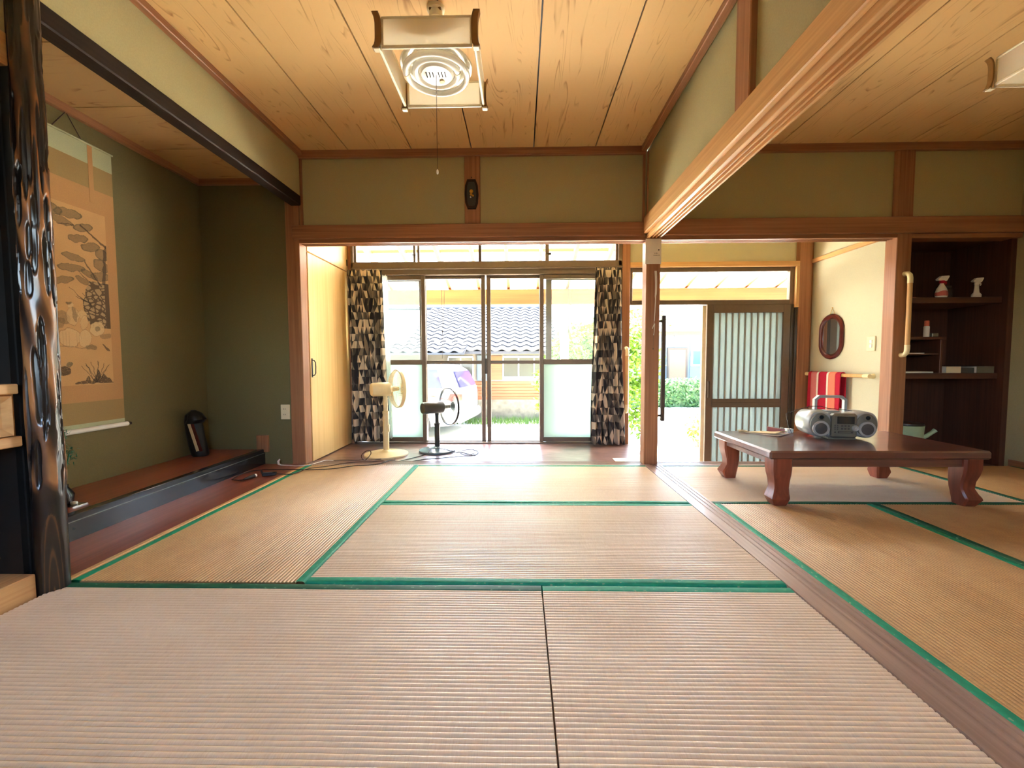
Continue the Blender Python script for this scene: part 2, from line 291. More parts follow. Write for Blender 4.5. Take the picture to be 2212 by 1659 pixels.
# ------------------------------------------------------------------ mesh builder and object helpers
WLOC = {}
class MB:
    def __init__(s): s.v = []; s.f = []; s.uv = None; s.col = None
    def add(s, vs, fs):
        o = len(s.v); s.v += [Vector(q) for q in vs]; s.f += [tuple(i + o for i in q) for q in fs]; return s
    def box(s, x0, x1, y0, y1, z0, z1, b=0.0):
        if b <= 0:
            return s.add([(x, y, z) for x in (x0, x1) for y in (y0, y1) for z in (z0, z1)],
                         [(0, 1, 3, 2), (4, 6, 7, 5), (0, 4, 5, 1), (2, 3, 7, 6), (0, 2, 6, 4), (1, 5, 7, 3)])
        b = min(b, 0.49 * abs(x1 - x0), 0.49 * abs(y1 - y0), 0.49 * abs(z1 - z0))
        X = (x0, x1); Y = (y0, y1); Z = (z0, z1); sg = (1, -1); vs = []; idx = {}
        for i in (0, 1):
            for j in (0, 1):
                for k in (0, 1):
                    for a in range(3):
                        d = [b * sg[i], b * sg[j], b * sg[k]]; d[a] = 0
                        idx[i, j, k, a] = len(vs); vs.append((X[i] + d[0], Y[j] + d[1], Z[k] + d[2]))
        fs = []
        for a in range(3):
            o = [q for q in range(3) if q != a]
            for e in (0, 1):
                ring = []
                for p, q in ((0, 0), (0, 1), (1, 1), (1, 0)):
                    c = [0, 0, 0]; c[a] = e; c[o[0]] = p; c[o[1]] = q; ring.append(idx[c[0], c[1], c[2], a])
                fs.append(tuple(ring))
            for p in (0, 1):
                for q in (0, 1):
                    c0 = [0, 0, 0]; c0[o[0]] = p; c0[o[1]] = q; c1 = list(c0); c1[a] = 1
                    fs.append((idx[(*c0, o[0])], idx[(*c1, o[0])], idx[(*c1, o[1])], idx[(*c0, o[1])]))
        for i in (0, 1):
            for j in (0, 1):
                for k in (0, 1): fs.append(tuple(idx[i, j, k, a] for a in range(3)))
        return s.add(vs, fs)
    def prism(s, poly, axis, a0, a1):
        n = len(poly); vs = []
        for a in (a0, a1):
            for p, q in poly:
                vs.append({'X': (a, p, q), 'Y': (p, a, q), 'Z': (p, q, a)}[axis])
        return s.add(vs, [tuple(range(n)), tuple(range(2 * n - 1, n - 1, -1))] + [(i, (i + 1) % n, n + (i + 1) % n, n + i) for i in range(n)])
    def rings(s, rings, closed=True, cap0=True, cap1=True):
        n = len(rings[0]); vs = [p for r in rings for p in r]; fs = []
        for k in range(len(rings) - 1):
            for i in range(n if closed else n - 1):
                j = (i + 1) % n; fs.append((k * n + i, k * n + j, (k + 1) * n + j, (k + 1) * n + i))
        if closed and cap0: fs.append(tuple(range(n)))
        if closed and cap1: fs.append(tuple(range((len(rings) - 1) * n, len(rings) * n)))
        return s.add(vs, fs)
    def tube(s, pts, r, n=8, closed=False):
        pts = [Vector(p) for p in pts]; m = len(pts); rs = r if isinstance(r, (list, tuple)) else [r] * m
        t0 = (pts[1] - pts[0]).normalized(); up = Vector((0, 0, 1)) if abs(t0.z) < 0.9 else Vector((1, 0, 0)); a = t0.cross(up).normalized(); rg = []
        for i in range(m):
            if closed: t = pts[(i + 1) % m] - pts[i - 1]
            else: t = pts[min(i + 1, m - 1)] - pts[max(i - 1, 0)]
            t.normalize(); a = (a - t * a.dot(t)).normalized(); b = t.cross(a)
            rg.append([pts[i] + (a * math.cos(2 * PI * k / n) + b * math.sin(2 * PI * k / n)) * rs[i] for k in range(n)])
        if closed: rg.append(rg[0]); return s.rings(rg, True, False, False)
        return s.rings(rg)
    def lathe(s, prof, c=(0, 0, 0), n=24, ax='Z', sx=1.0, sy=1.0):
        rg = []
        for r, h in prof:
            ring = []
            for k in range(n):
                p, q = r * math.cos(2 * PI * k / n) * sx, r * math.sin(2 * PI * k / n) * sy
                ring.append({'Z': (c[0] + p, c[1] + q, c[2] + h), 'X': (c[0] + h, c[1] + p, c[2] + q), 'Y': (c[0] + p, c[1] + h, c[2] + q)}[ax])
            rg.append(ring)
        return s.rings(rg)
    def grid(s, fn, nu, nv):
        vs = [fn(i / nu, j / nv) for j in range(nv + 1) for i in range(nu + 1)]
        return s.add(vs, [(j * (nu + 1) + i, j * (nu + 1) + i + 1, (j + 1) * (nu + 1) + i + 1, (j + 1) * (nu + 1) + i) for j in range(nv) for i in range(nu)])
    def xf(s, m, start=0):
        for i in range(start, len(s.v)): s.v[i] = m @ s.v[i]
        return s
    def build(s, name, mat, parent=None, local=False, smooth=False, recalc=True, at=None):
        xs = [p.x for p in s.v]; ys = [p.y for p in s.v]; zs = [p.z for p in s.v]
        base = Vector(((min(xs) + max(xs)) / 2, (min(ys) + max(ys)) / 2, min(zs)))
        if at is not None: base = Vector(at)
        me = bpy.data.meshes.new(name); me.from_pydata([tuple(p - base) for p in s.v], [], s.f)
        if recalc:
            bm = bmesh.new(); bm.from_mesh(me); bmesh.ops.recalc_face_normals(bm, faces=bm.faces); bm.to_mesh(me); bm.free()
        if s.uv:
            ul = me.uv_layers.new(name='UVMap')
            for lp in me.loops: ul.data[lp.index].uv = s.uv[lp.vertex_index]
        if s.col:
            at_ = me.color_attributes.new('paint', 'FLOAT_COLOR', 'POINT')
            for i, c in enumerate(s.col): at_.data[i].color = (c[0], c[1], c[2], 1)
        if smooth:
            me.polygons.foreach_set('use_smooth', [True] * len(me.polygons)); me.set_sharp_from_angle(angle=R(smooth if smooth is not True else 40))
        me.materials.append(M[mat] if isinstance(mat, str) else mat)
        o = bpy.data.objects.new(name, me); COL.objects.link(o)
        if parent is not None:
            o.parent = parent; pw = WLOC.get(parent.name, Vector())
            o.location = base if local else base - pw
            WLOC[o.name] = (pw + base) if local else base
        else:
            o.location = base; WLOC[o.name] = base
        return o
def B(x0, x1, y0, y1, z0, z1, b=0.0): return MB().box(x0, x1, y0, y1, z0, z1, b)
def tag(o, label=None, cat=None, group=None, kind=None):
    if label: o['label'] = label
    if cat: o['category'] = cat
    if group: o['group'] = group
    if kind: o['kind'] = kind
    return o
def empty(name, loc, label=None, cat=None, group=None, kind=None, rz=0.0):
    o = bpy.data.objects.new(name, None); COL.objects.link(o); o.location = loc; o.rotation_euler = (0, 0, rz); o.empty_display_size = 0.1
    WLOC[o.name] = Vector(loc); return tag(o, label, cat, group, kind)
def struct(name, mb, mat, label, cat, **k): return tag(mb.build(name, mat, **k), label, cat, kind='structure')
_tn = [0]
def trim(mb, mat, label, cat='trim', **k):
    _tn[0] += 1; return struct('trim_%d' % _tn[0], mb, mat, label, cat, **k)
def copy_tree(o, parent=None):
    c = o.copy(); COL.objects.link(c); c.parent = parent
    for ch in list(o.children): copy_tree(ch, c)
    return c

# ------------------------------------------------------------------ the house shell
NEAR = -1.25      # wall behind the camera
XL, XR = -1.74, 3.85
YB = 3.385        # back wall plaster face
struct('floor', B(-2.65, 3.95, NEAR - 0.1, 3.47, -0.14, -0.05), 'hinokiX', 'wooden subfloor under the straw mats', 'floor')
struct('floor_veranda', B(-1.86, 1.10, 3.47, 4.42, -0.14, -0.02), 'engawa', 'glossy reddish brown veranda floor by the sliding windows', 'floor')
struct('floor_entry', B(1.10, 3.05, 3.47, 4.6, -0.62, -0.45), 'stone', 'sunken stone floor of the entrance', 'floor')
trim(B(1.10, 2.95, 3.445, 3.475, -0.5, -0.012), 'woodX', 'wooden riser between the entrance and the mats')
trim(B(1.085, 1.12, 3.475, 4.35, -0.5, -0.018), 'woodY', 'wooden edge board of the veranda floor at the entrance')

# grooved sills (tracks) -------------------------------------------------
def track(x0, x1, z, g, depth, base):
    w = x1 - x0; pts = [(x0, base), (x0, z)]
    for c in g:
        a = x0 + c * w; h = 0.010
        pts += [(a - h, z), (a - h + 0.001, z - depth), (a + h - 0.001, z - depth), (a + h, z)]
    return pts + [(x1, z), (x1, base)]
pr = track(0.984, 1.118, 0.002, (0.42, 0.62, 0.82), 0.004, -0.05)
trim(MB().prism(pr, 'Y', NEAR, 3.362), 'greyY', 'worn grooved wooden threshold between the two matted rooms', 'threshold')
pr = track(3.336, 3.468, 0.0, (0.35, 0.62, 0.86), 0.004, -0.05)
trim(MB().prism(pr, 'X', -1.75, 0.985), 'greyX', 'grooved wooden threshold between the mats and the veranda', 'threshold')
trim(MB().prism(pr, 'X', 1.095, 2.905), 'greyX', 'grooved wooden threshold between the mats and the entrance', 'threshold')

# back wall ---------------------------------------------------------------
def post(x0, x1, y0, y1, z0, z1, mat, label): return trim(B(x0, x1, y0, y1, z0, z1, 0.004), mat, label, 'post')
post(-1.862, -1.752, 3.364, 3.474, -0.05, 2.45, 'woodZ', 'square wooden post between the alcove and the veranda opening')
center_post = post(0.985, 1.095, 3.364, 3.474, -0.05, 2.45, 'woodZ', 'square wooden post where the two rooms meet, paper note on it')
post(2.905, 3.018, 3.364, 3.474, -0.05, 2.45, 'woodZ', 'square wooden post carrying the pale grab bar')
post(-0.436, -0.312, 3.368, 3.40, 1.905, 2.43, 'woodZ', 'short wooden post above the veranda lintel with the dark plaque')
post(2.872, 2.988, 3.368, 3.40, 1.92, 2.43, 'woodZ', 'short wooden post above the entrance lintel')
trim(B(-1.742, -1.722, 3.372, 3.392, 1.9, 2.43), 'woodZ', 'thin corner batten on the alcove side of the lintel wall')
trim(B(0.953, 0.972, 3.372, 3.392, 1.9, 2.43), 'woodZ', 'thin corner batten beside the room divider')
struct('wall_back', B(-1.752, 0.985, YB, 3.46, 1.80, 2.46), 'plaster', 'olive plaster wall above the veranda opening', 'wall')
struct('wall_back_right', B(1.095, 3.90, YB, 3.46, 1.80, 2.46), 'plaster', 'olive plaster wall above the entrance opening', 'wall')
struct('wall_alcove_end', B(-2.66, -1.86, 3.372, 3.47, -0.05, 2.46), 'plaster_toko', 'dark green plaster end wall of the alcove', 'wall')
def kamoi(x0, x1, label):
    p = [(3.364, 1.80), (3.364, 1.770)]
    for c in (0.35, 0.62, 0.86):
        a = 3.364 + c * 0.10; p += [(a - 0.009, 1.770), (a - 0.009, 1.785), (a + 0.009, 1.785), (a + 0.009, 1.770)]
    p += [(3.466, 1.770), (3.466, 1.80)]
    trim(MB().prism(p, 'X', x0, x1), 'woodX', label, 'lintel')
kamoi(-1.752, 0.985, 'grooved lintel over the veranda opening'); kamoi(1.095, 2.905, 'grooved lintel over the entrance opening')
trim(B(-1.80, 0.97, 3.342, 3.374, 1.80, 1.905, 0.006), 'woodX', 'long horizontal wooden rail over the veranda opening', 'lintel')
trim(B(1.10, XR, 3.342, 3.374, 1.80, 1.925, 0.006), 'woodX', 'long horizontal wooden rail over the entrance and shelves', 'lintel')
trim(B(3.018, XR, 3.364, 3.474, 1.765, 1.80, 0.003), 'woodX', 'wooden head rail over the shelf recess', 'lintel')
for x0, x1, nm in ((-1.742, 0.972, 'main room'), (1.095, XR, 'table room')):
    trim(B(x0, x1, 3.352, 3.40, 2.425, 2.482, 0.004), 'woodX', 'ceiling cornice strip along the back wall of the ' + nm, 'cornice')
trim(B(-1.745, -1.705, NEAR, 3.36, 2.442, 2.482, 0.004), 'woodY', 'ceiling cornice strip above the alcove wall', 'cornice')
trim(B(0.935, 0.975, NEAR, 3.36, 2.442, 2.482, 0.004), 'woodY', 'ceiling cornice strip on the room divider, main room side', 'cornice')
trim(B(1.105, 1.145, NEAR, 3.36, 2.442, 2.482, 0.004), 'woodY', 'ceiling cornice strip on the room divider, table room side', 'cornice')

# ceilings ----------------------------------------------------------------
cl = struct('ceiling', B(-1.80, 1.05, NEAR, 3.42, 2.497, 2.53), 'black', 'ceiling of wide cedar boards in the main room', 'ceiling')
ex = [-1.80, -1.341, -0.845, -0.378, 0.106, 0.582, 1.05]
for a, b in zip(ex[:-1], ex[1:]): B(a + 0.0045, b - 0.0045, NEAR, 3.40, 2.48, 2.4975).build('ceiling_board', 'boardY', cl)
cl2 = struct('ceiling_table_room', B(1.05, 3.95, NEAR, 3.42, 2.497, 2.53), 'black', 'ceiling of wide cedar boards in the table room', 'ceiling')
ex = [1.05, 1.50, 1.978, 2.462, 2.947, 3.42, 3.95]
for a, b in zip(ex[:-1], ex[1:]): B(a + 0.0045, b - 0.0045, NEAR, 3.40, 2.48, 2.4975).build('ceiling_board', 'boardY', cl2)
struct('ceiling_veranda', B(-1.95, 3.1, 3.46, 4.45, 2.36, 2.42), 'panel', 'ceiling over the veranda and entrance', 'ceiling')
struct('roof', B(-4.5, 5.5, -3.2, 4.75, 2.75, 2.9), 'tile', 'main roof slab of the house', 'roof')

# divider between the rooms ---------------------------------------------
struct('wall_divider', B(0.995, 1.085, NEAR, 3.40, 1.90, 2.47), 'plaster', 'narrow olive plaster wall above the beam between the rooms', 'wall')
p = [(0.985, 1.935), (0.985, 1.785)]
for c in (0.30, 0.55, 0.80):
    a = 0.985 + c * 0.108; p += [(a - 0.010, 1.785), (a - 0.010, 1.800), (a + 0.010, 1.800), (a + 0.010, 1.785)]
p += [(1.093, 1.785), (1.093, 1.935)]
trim(MB().prism(p, 'Y', NEAR, 3.364), 'hinokiY', 'pale grooved beam between the two rooms', 'beam')
trim(B(0.953, 0.986, NEAR, 3.342, 1.812, 1.935, 0.005), 'hinokiY', 'pale face rail of the beam, main room side', 'beam')
trim(B(1.092, 1.122, NEAR, 3.342, 1.830, 1.935, 0.005), 'hinokiY', 'pale face rail of the beam, table room side', 'beam')
trim(B(0.966, 1.115, 1.865, 1.985, 1.93, 2.47, 0.004), 'woodZ', 'short wooden post in the plaster above the beam', 'post')

# right wall, walls behind ------------------------------------------------
struct('wall_right', B(XR, 3.98, NEAR, 3.47, -0.05, 2.5), 'plaster', 'olive plaster side wall of the table room', 'wall')
trim(B(XR - 0.016, XR, NEAR, 3.36, -0.05, 0.045), 'woodY', 'low wooden skirting along the table room wall', 'baseboard')
# unseen white wall with an opening, added behind the camera for fill light
NW = NEAR
struct('wall_near_fill', MB().box(-2.65, -1.5, NW - 0.1, NW, -0.05, 2.5).box(0.9, 3.98, NW - 0.1, NW, -0.05, 2.5).box(-1.5, 0.9, NW - 0.1, NW, 1.77, 2.5).box(-1.5, 0.9, NW - 0.1, NW, -0.05, 0.98), 'paper', 'unseen white wall with opening, added behind the viewpoint for fill light', 'wall')

# ------------------------------------------------------------------ alcove (tokonoma)
struct('wall_left', B(-2.66, -2.55, NEAR, 3.40, -0.05, 2.5), 'plaster_toko', 'green plaster back wall of the alcove', 'wall')
struct('wall_left_upper', B(-1.80, XL, 1.44, 3.38, 2.12, 2.48), 'plaster', 'olive plaster wall above the dark alcove beam', 'wall')
struct('wall_left_near', B(-1.80, XL, NEAR, 1.46, 1.94, 2.48), 'plaster', 'olive plaster wall above the cabinet recess', 'wall')
trim(B(-1.812, -1.730, 1.40, 3.366, 2.06, 2.138, 0.006), 'darkY', 'dark brown beam across the top of the alcove', 'beam')
struct('floor_alcove', B(-2.55, -2.10, 1.50, 3.374, -0.05, 0.118), 'tokored', 'raised red brown floor board of the alcove', 'floor')
trim(B(-2.135, -2.088, 1.50, 3.372, -0.05, 0.122, 0.004), 'lacquer', 'black lacquered front edge of the alcove floor', 'trim')
trim(B(-2.0885, -2.0865, 1.50, 3.372, 0.088, 0.092), 'silver', 'thin pale line along the lacquered edge', 'trim')
trim(B(-2.09, -1.748, 1.50, 3.364, -0.05, 0.0), 'tokored', 'red brown board at mat level before the alcove', 'floor board')
trim(B(-1.750, -1.724, 1.50, 3.364, -0.05, 0.003, 0.002), 'hinokiY', 'narrow orange wood strip between board and mat', 'trim')
trim(B(-2.147, -2.052, 3.352, 3.374, 0.10, 0.236, 0.002), 'woodZ', 'small wooden end block on the alcove wall above the lacquered edge', 'trim')
cl3 = struct('ceiling_alcove', B(-2.56, -1.79, 1.44, 3.38, 2.288, 2.31), 'black', 'low ceiling of the alcove', 'ceiling')
ey = [1.44, 1.934, 2.414, 2.890, 3.372]
for a, b in zip(ey[:-1], ey[1:]): B(-2.55, -1.80, a + 0.003, b - 0.003, 2.27, 2.288).build('ceiling_board', 'boardX', cl3)
trim(B(-2.555, -2.525, 1.50, 3.372, 2.225, 2.272), 'woodY', 'cornice strip along the alcove back wall', 'cornice')
trim(B(-2.55, -1.80, 3.345, 3.374, 2.225, 2.272), 'woodX', 'cornice strip along the alcove end wall', 'cornice')
struct('wall_alcove_side', B(-2.56, -1.81, 1.458, 1.505, -0.05, 2.3), 'plaster_toko', 'plaster partition behind the carved log post', 'wall')

# cabinet recess beside the log post
struct('wall_recess', B(-2.56, -2.31, NEAR, 1.455, 0.0, 2.0), 'black', 'black back of the cabinet recess', 'wall')  # recess lining is plain black all over
struct('wall_recess_side', MB().box(-2.31, -1.782, 1.4375, 1.458, 0.075, 1.835).box(-1.81, -1.775, 1.456, 1.50, 0.0, 2.06), 'black', 'black side of the cabinet recess behind the log post', 'wall')
trim(B(-2.3, XL + 0.0, NEAR, 1.44, -0.05, 0.075, 0.004), 'hinokiY', 'wooden sill at the base of the cabinet recess', 'trim')
trim(B(-1.80, XL + 0.004, NEAR, 1.455, 1.835, 1.945, 0.004), 'hinokiY', 'wooden lintel over the cabinet recess', 'lintel')
cab = empty('recess_cabinet', (-2.0, 1.0, 0.54), 'pale wooden hanging cabinet beside the carved log post', 'cabinet')
B(-2.3, -1.775, 0.2, 1.435, 0.572, 0.722).build('body', 'hinokiY', cab)
B(-2.3, -1.755, 0.2, 1.437, 0.722, 0.757, 0.003).build('top_board', 'hinokiY', cab)
B(-2.3, -1.752, 0.2, 1.437, 0.538, 0.574, 0.003).build('bottom_board', 'hinokiY', cab)
for a, b in ((0.22, 0.62), (0.62, 1.02), (1.02, 1.43)):
    f = MB(); y0, y1, z0, z1 = a + 0.008, b - 0.004, 0.574, 0.720
    f.add([(-1.776, y0, z0), (-1.776, y1, z0), (-1.776, y1, z1), (-1.776, y0, z1), (-1.776 + 0.0, y0, z0), (-1.764, y0 + 0.004, z0 + 0.004), (-1.764, y1 - 0.004, z0 + 0.004), (-1.764, y1 - 0.004, z1 - 0.004), (-1.764, y0 + 0.004, z1 - 0.004),
           (-1.772, y0 + 0.03, z0 + 0.03), (-1.772, y1 - 0.03, z0 + 0.03), (-1.772, y1 - 0.03, z1 - 0.03), (-1.772, y0 + 0.03, z1 - 0.03)],
          [(0, 1, 6, 5), (1, 2, 7, 6), (2, 3, 8, 7), (3, 0, 5, 8), (5, 6, 10, 9), (6, 7, 11, 10), (7, 8, 12, 11), (8, 5, 9, 12), (9, 10, 11, 12)])
    f.build('cabinet_door', 'hinokiY', cab)

# carved glossy log post (tokobashira)
def log_post():
    mb = MB(); cx, cy_ = -1.735, 1.488; nz, na = 420, 128; H0, H1 = -0.05, 2.47; col = []
    rnd = random.Random(5)
    groove = []
    for k in range(130):
        groove.append((rnd.uniform(0, 2 * PI), rnd.uniform(0.34, 2.2), rnd.uniform(0.06, 0.19), rnd.uniform(0.11, 0.22), rnd.uniform(0.6, 1.0), rnd.uniform(-0.9, 0.9)))
    def fn(i, j):
        a = 2 * PI * i / na; z = H0 + (H1 - H0) * j / nz; g = 0.0
        for ga, gz, gl, gw, gd, tw in groove:
            dz = (z - gz) / gl
            if abs(dz) > 1.25: continue
            da = (a - ga - tw * (z - gz) + PI) % (2 * PI) - PI; da += 0.0
            d = math.hypot(da / gw, max(0, abs(dz) - 0.5) * 2.0)
            if d < 1.0: g = max(g, gd * min(1.0, (1.0 - d) * 3.2))
        und = 0.5 + 0.5 * math.sin(a * 3 + z * 9 + 2 * math.sin(z * 5)) * math.sin(z * 14 + a * 2)
        fade = min(1.0, max(0.0, (z - 0.33) / 0.08)); top = 0.45 + 0.55 * min(1.0, max(0.0, (2.0 - z) / 0.5))
        r = 0.042 + 0.004 * (1.6 - z) / 1.6 + fade * top * (0.005 * und - 0.008 * g)
        x, y = r * math.cos(a), r * math.sin(a)
        # flattened hewn face at the foot, turned to the room
        nx, ny = 0.80, -0.60; lim = 0.036 + max(0.0, z - 0.17) * 0.08 + (0.02 if z > 0.42 else 0)
        d = x * nx + y * ny; cut = 0.0
        if d > lim and z < 0.42: x -= (d - lim) * nx; y -= (d - lim) * ny; cut = 1.0
        t = (x * -ny + y * nx)
        if cut:
            arc = math.sqrt((t / 0.026) ** 2 + ((z + 0.05) / 0.36) ** 2); v = 0.10 + 0.42 * max(0.0, math.sin(min(arc, 1.15) * 15.0)) * (1 if arc < 1 else 0)
            v += 0.25 * max(0, 0.6 - arc)
        else:
            v = (0.16 + 0.85 * und * (1 - g) * top) * fade * (1 - 0.95 * g) + 0.03
        return (cx + 0.010 * max(z, 0) + x, cy_ + y, z), v
    for j in range(nz + 1):
        for i in range(na):
            p, v = fn(i, j); mb.v.append(Vector(p)); col.append((v, v, v))
    for j in range(nz):
        for i in range(na): mb.f.append((j * na + i, j * na + (i + 1) % na, (j + 1) * na + (i + 1) % na, (j + 1) * na + i))
    mb.col = col
    return trim(mb, 'log', 'glossy dark carved log post with flowing grooves beside the alcove', 'post', smooth=60)
log_post()

# ------------------------------------------------------------------ tatami mats
def tatami(x0, x1, y0, y1, along, label, mat='tatami_sheen_tone', border='green_border', dz=0.0):
    g = 0.0025; x0 += g; x1 -= g; y0 += g; y1 -= g
    L, W = (x1 - x0, y1 - y0) if along == 'X' else (y1 - y0, x1 - x0)
    root = empty('tatami_mat', ((x0 + x1) / 2, (y0 + y1) / 2, -0.05 + dz), label, 'tatami', 'straw mats on the floor', rz=0 if along == 'X' else R(90))
    bw = 0.036; T = 0.05; ww = W - 2 * bw + 0.004; nr = int(round(ww / 0.0143)); seg = 6; nv = nr * seg; nu = 22
    ph = random.uniform(0, 6)
    def fn(u, v):
        x = (u - 0.5) * L; q = v * nr; fr = q - math.floor(q)
        z = T - 0.0032 + 0.0032 * (math.sin(PI * fr) ** 0.55 if 0 < fr < 1 else 0.0)
        y = (v - 0.5) * ww + 0.0008 * math.sin(x * 9 + ph + v * 7)
        z += 0.0006 * math.sin(x * 4 + ph) * math.sin(v * 9)
        return (x, y, z)
    mb = MB().grid(fn, nu, nv); mb.box(-L / 2, L / 2, -ww / 2 + 0.001, ww / 2 - 0.001, 0.0, T - 0.006)
    mb.build('rush_cover', mat, root, local=True, smooth=75, recalc=False)
    for s in (-1, 1):
        a, b = sorted((s * (W / 2 - bw), s * W / 2))
        def bf(u, v, a=a, b=b, s=s):
            t = v * 6
            prof = [(a, T - 0.004), (a + 0.001, T + 0.0008), (a + (b - a) * 0.33, T + 0.0016), (a + (b - a) * 0.66, T + 0.0014), (b - 0.004, T), (b - 0.0005, T - 0.006), (b, 0.0)] if s > 0 else \
                   [(a, 0.0), (a + 0.0005, T - 0.006), (a + 0.004, T), (a + (b - a) * 0.33, T + 0.0014), (a + (b - a) * 0.66, T + 0.0016), (b - 0.001, T + 0.0008), (b, T - 0.004)]
            y, z = prof[int(round(t))]; x = (u - 0.5) * L
            return (x, y, z + (0.0012 * math.sin(x * 7 + ph) * (1 if z > 0.04 else 0)))
        MB().grid(bf, 30, 6).build('cloth_border', border, root, local=True, smooth=60, recalc=False)
    return root
Y0, Y1, Y2, Y3 = 0.626, 1.532, 2.432, 3.334
tatami(-1.724, -0.815, Y1, Y3, 'Y', 'straw mat shaded tan, lying lengthwise along the alcove board', 'tatami_shade_tone')
tatami(-0.815, 0.984, Y2, Y3, 'X', 'straw mat with painted pale sheen directly before the veranda threshold')
tatami(-0.815, 0.984, Y1, Y2, 'X', 'straw mat between the veranda mat and the long seam with two green borders')
tatami(-1.724, 0.076, Y0, Y1 - 0.003, 'X', 'long straw mat reaching the foot of the carved log post', border='dark_green_border', dz=-0.002)
tatami(0.076, 0.984, Y0, Y1 - 0.003, 'X', 'half length straw mat against the worn grooved threshold', dz=-0.002)
tatami(1.118, 2.93, Y2, Y3, 'X', 'straw mat under the low table before the entrance threshold', 'tatami_sheen_tone', 'dark_green_border')
tatami(1.118, 2.03, 0.61, Y2, 'Y', 'straw mat shaded tan along the grooved threshold in the table room', 'tatami_shade_tone')
tatami(2.03, 2.94, 0.61, Y2, 'Y', 'straw mat shaded tan in the middle of the table room', 'tatami_shade_tone', 'dark_green_border')
tatami(2.94, 3.846, 1.52, Y3, 'Y', 'straw mat shaded tan along the far side wall by the shelf recess', 'tatami_shade_tone', 'dark_green_border')

# ------------------------------------------------------------------ veranda: closet, windows, curtains
YV = 4.35
clo = empty('closet', (-1.83, 3.92, -0.02), 'pale wood built-in closet at the end of the veranda', 'closet')
B(-1.90, -1.785, 3.475, 4.358, -0.05, 2.40).build('body', 'panel', clo)
d = B(-1.79, -1.758, 3.50, 4.318, -0.012, 1.735, 0.002).build('door', 'panel', clo)
MB().tube([(-1.757, 3.525, 0.845), (-1.738, 3.525, 0.842), (-1.728, 3.525, 0.825), (-1.726, 3.525, 0.79), (-1.728, 3.525, 0.735), (-1.738, 3.525, 0.718), (-1.757, 3.525, 0.715)], 0.0045, 8).box(-1.7575, -1.754, 3.516, 3.534, 0.70, 0.86, 0.001).build('handle', 'black', d, smooth=True)
d2 = B(-1.79, -1.758, 3.50, 4.318, 1.745, 2.36, 0.002).build('upper_door', 'panel', clo)
B(-1.757, -1.752, 4.285, 4.295, 1.80, 1.86).build('knob', 'black', d2)
post(-1.76, -1.715, 4.32, 4.41, -0.02, 2.40, 'woodZ', 'wooden jamb between the closet and the window')
post(1.022, 1.102, 4.30, 4.41, -0.45, 2.40, 'woodZ', 'reddish wooden post between the window and the entrance')
struct('wall_front', MB().box(-1.95, 1.1, 4.36, 4.46, 2.09, 2.42).box(1.1, 2.80, 4.36, 4.46, 1.81, 2.42).box(-2.4, -1.76, 4.36, 4.46, -0.5, 2.42).box(2.88, 3.2, 4.36, 4.46, -0.5, 2.42), 'plaster_pale', 'pale plaster front wall above the entrance door', 'wall')
trim(B(-1.715, 1.022, 4.30, 4.42, -0.10, -0.005), 'bronze', 'bronze metal window sill track', 'sill')

def sash(win, x0, x1, y, z0, z1, st=0.042, mid=None, lower='glass', rail=0.045, th=0.028, mat='bronze', top=None, left=None, right=None):
    f = MB(); top = rail if top is None else top; left = st if left is None else left; right = st if right is None else right
    f.box(x0, x0 + left, y - th / 2, y + th / 2, z0, z1, 0.003).box(x1 - right, x1, y - th / 2, y + th / 2, z0, z1, 0.003)
    f.box(x0 + left, x1 - right, y - th / 2 + 0.002, y + th / 2 - 0.002, z0, z0 + rail, 0.002).box(x0 + left, x1 - right, y - th / 2 + 0.002, y + th / 2 - 0.002, z1 - top, z1, 0.002)
    if mid: f.box(x0 + left, x1 - right, y - th / 2 + 0.002, y + th / 2 - 0.002, mid[0], mid[1], 0.002)
    o = f.build('sash', mat, win)
    zs = [(z0 + rail, mid[0], lower), (mid[1], z1 - top, 'glass')] if mid else [(z0 + rail, z1 - top, lower)]
    for a, b, m in zs: B(x0 + left - 0.005, x1 - right + 0.005, y - 0.002, y + 0.002, a - 0.004, b + 0.004).build('pane', m, o)
    return o
w1 = tag(empty('window_1', (-0.36, YV, -0.02)), 'wide sliding window of four bronze framed panels', 'window', kind='structure')
fr = MB().box(-1.72, -1.695, 4.30, 4.42, -0.02, 2.10, 0.002).box(0.985, 1.022, 4.30, 4.42, -0.02, 2.10, 0.002)
fr.box(-1.72, 1.022, 4.30, 4.42, 1.705, 1.835, 0.004).box(-1.72, 1.022, 4.295, 4.31, 1.775, 1.785).box(-1.72, 1.022, 4.30, 4.42, 2.06, 2.10)
fr.build('window_frame', 'bronze', w1)
sash(w1, -1.70, -0.972, 4.335, 0.0, 1.705, mid=(0.797, 0.848), lower='frost')
sash(w1, -1.012, -0.362, 4.372, -0.01, 1.705, mid=(0.803, 0.838), rail=0.012, top=0.03)
sash(w1, -0.348, 0.236, 4.372, -0.01, 1.705, mid=(0.803, 0.838), rail=0.012, top=0.03)
sash(w1, 0.196, 0.988, 4.335, 0.0, 1.705, mid=(0.797, 0.848), lower='frost')
B(-0.368, -0.342, 4.352, 4.392, 0.70, 0.86, 0.004).build('latch', 'bronze_dark', w1)
w2 = tag(empty('window_2', (-0.36, YV, 1.83)), 'row of narrow transom panes above the sliding window', 'window', kind='structure')
for a, b in ((-1.70, -1.07), (-1.05, -0.395), (-0.425, 0.275), (0.27, 0.985)):
    sash(w2, a, b, 4.355, 1.832, 2.065, st=0.022, rail=0.016, th=0.03)
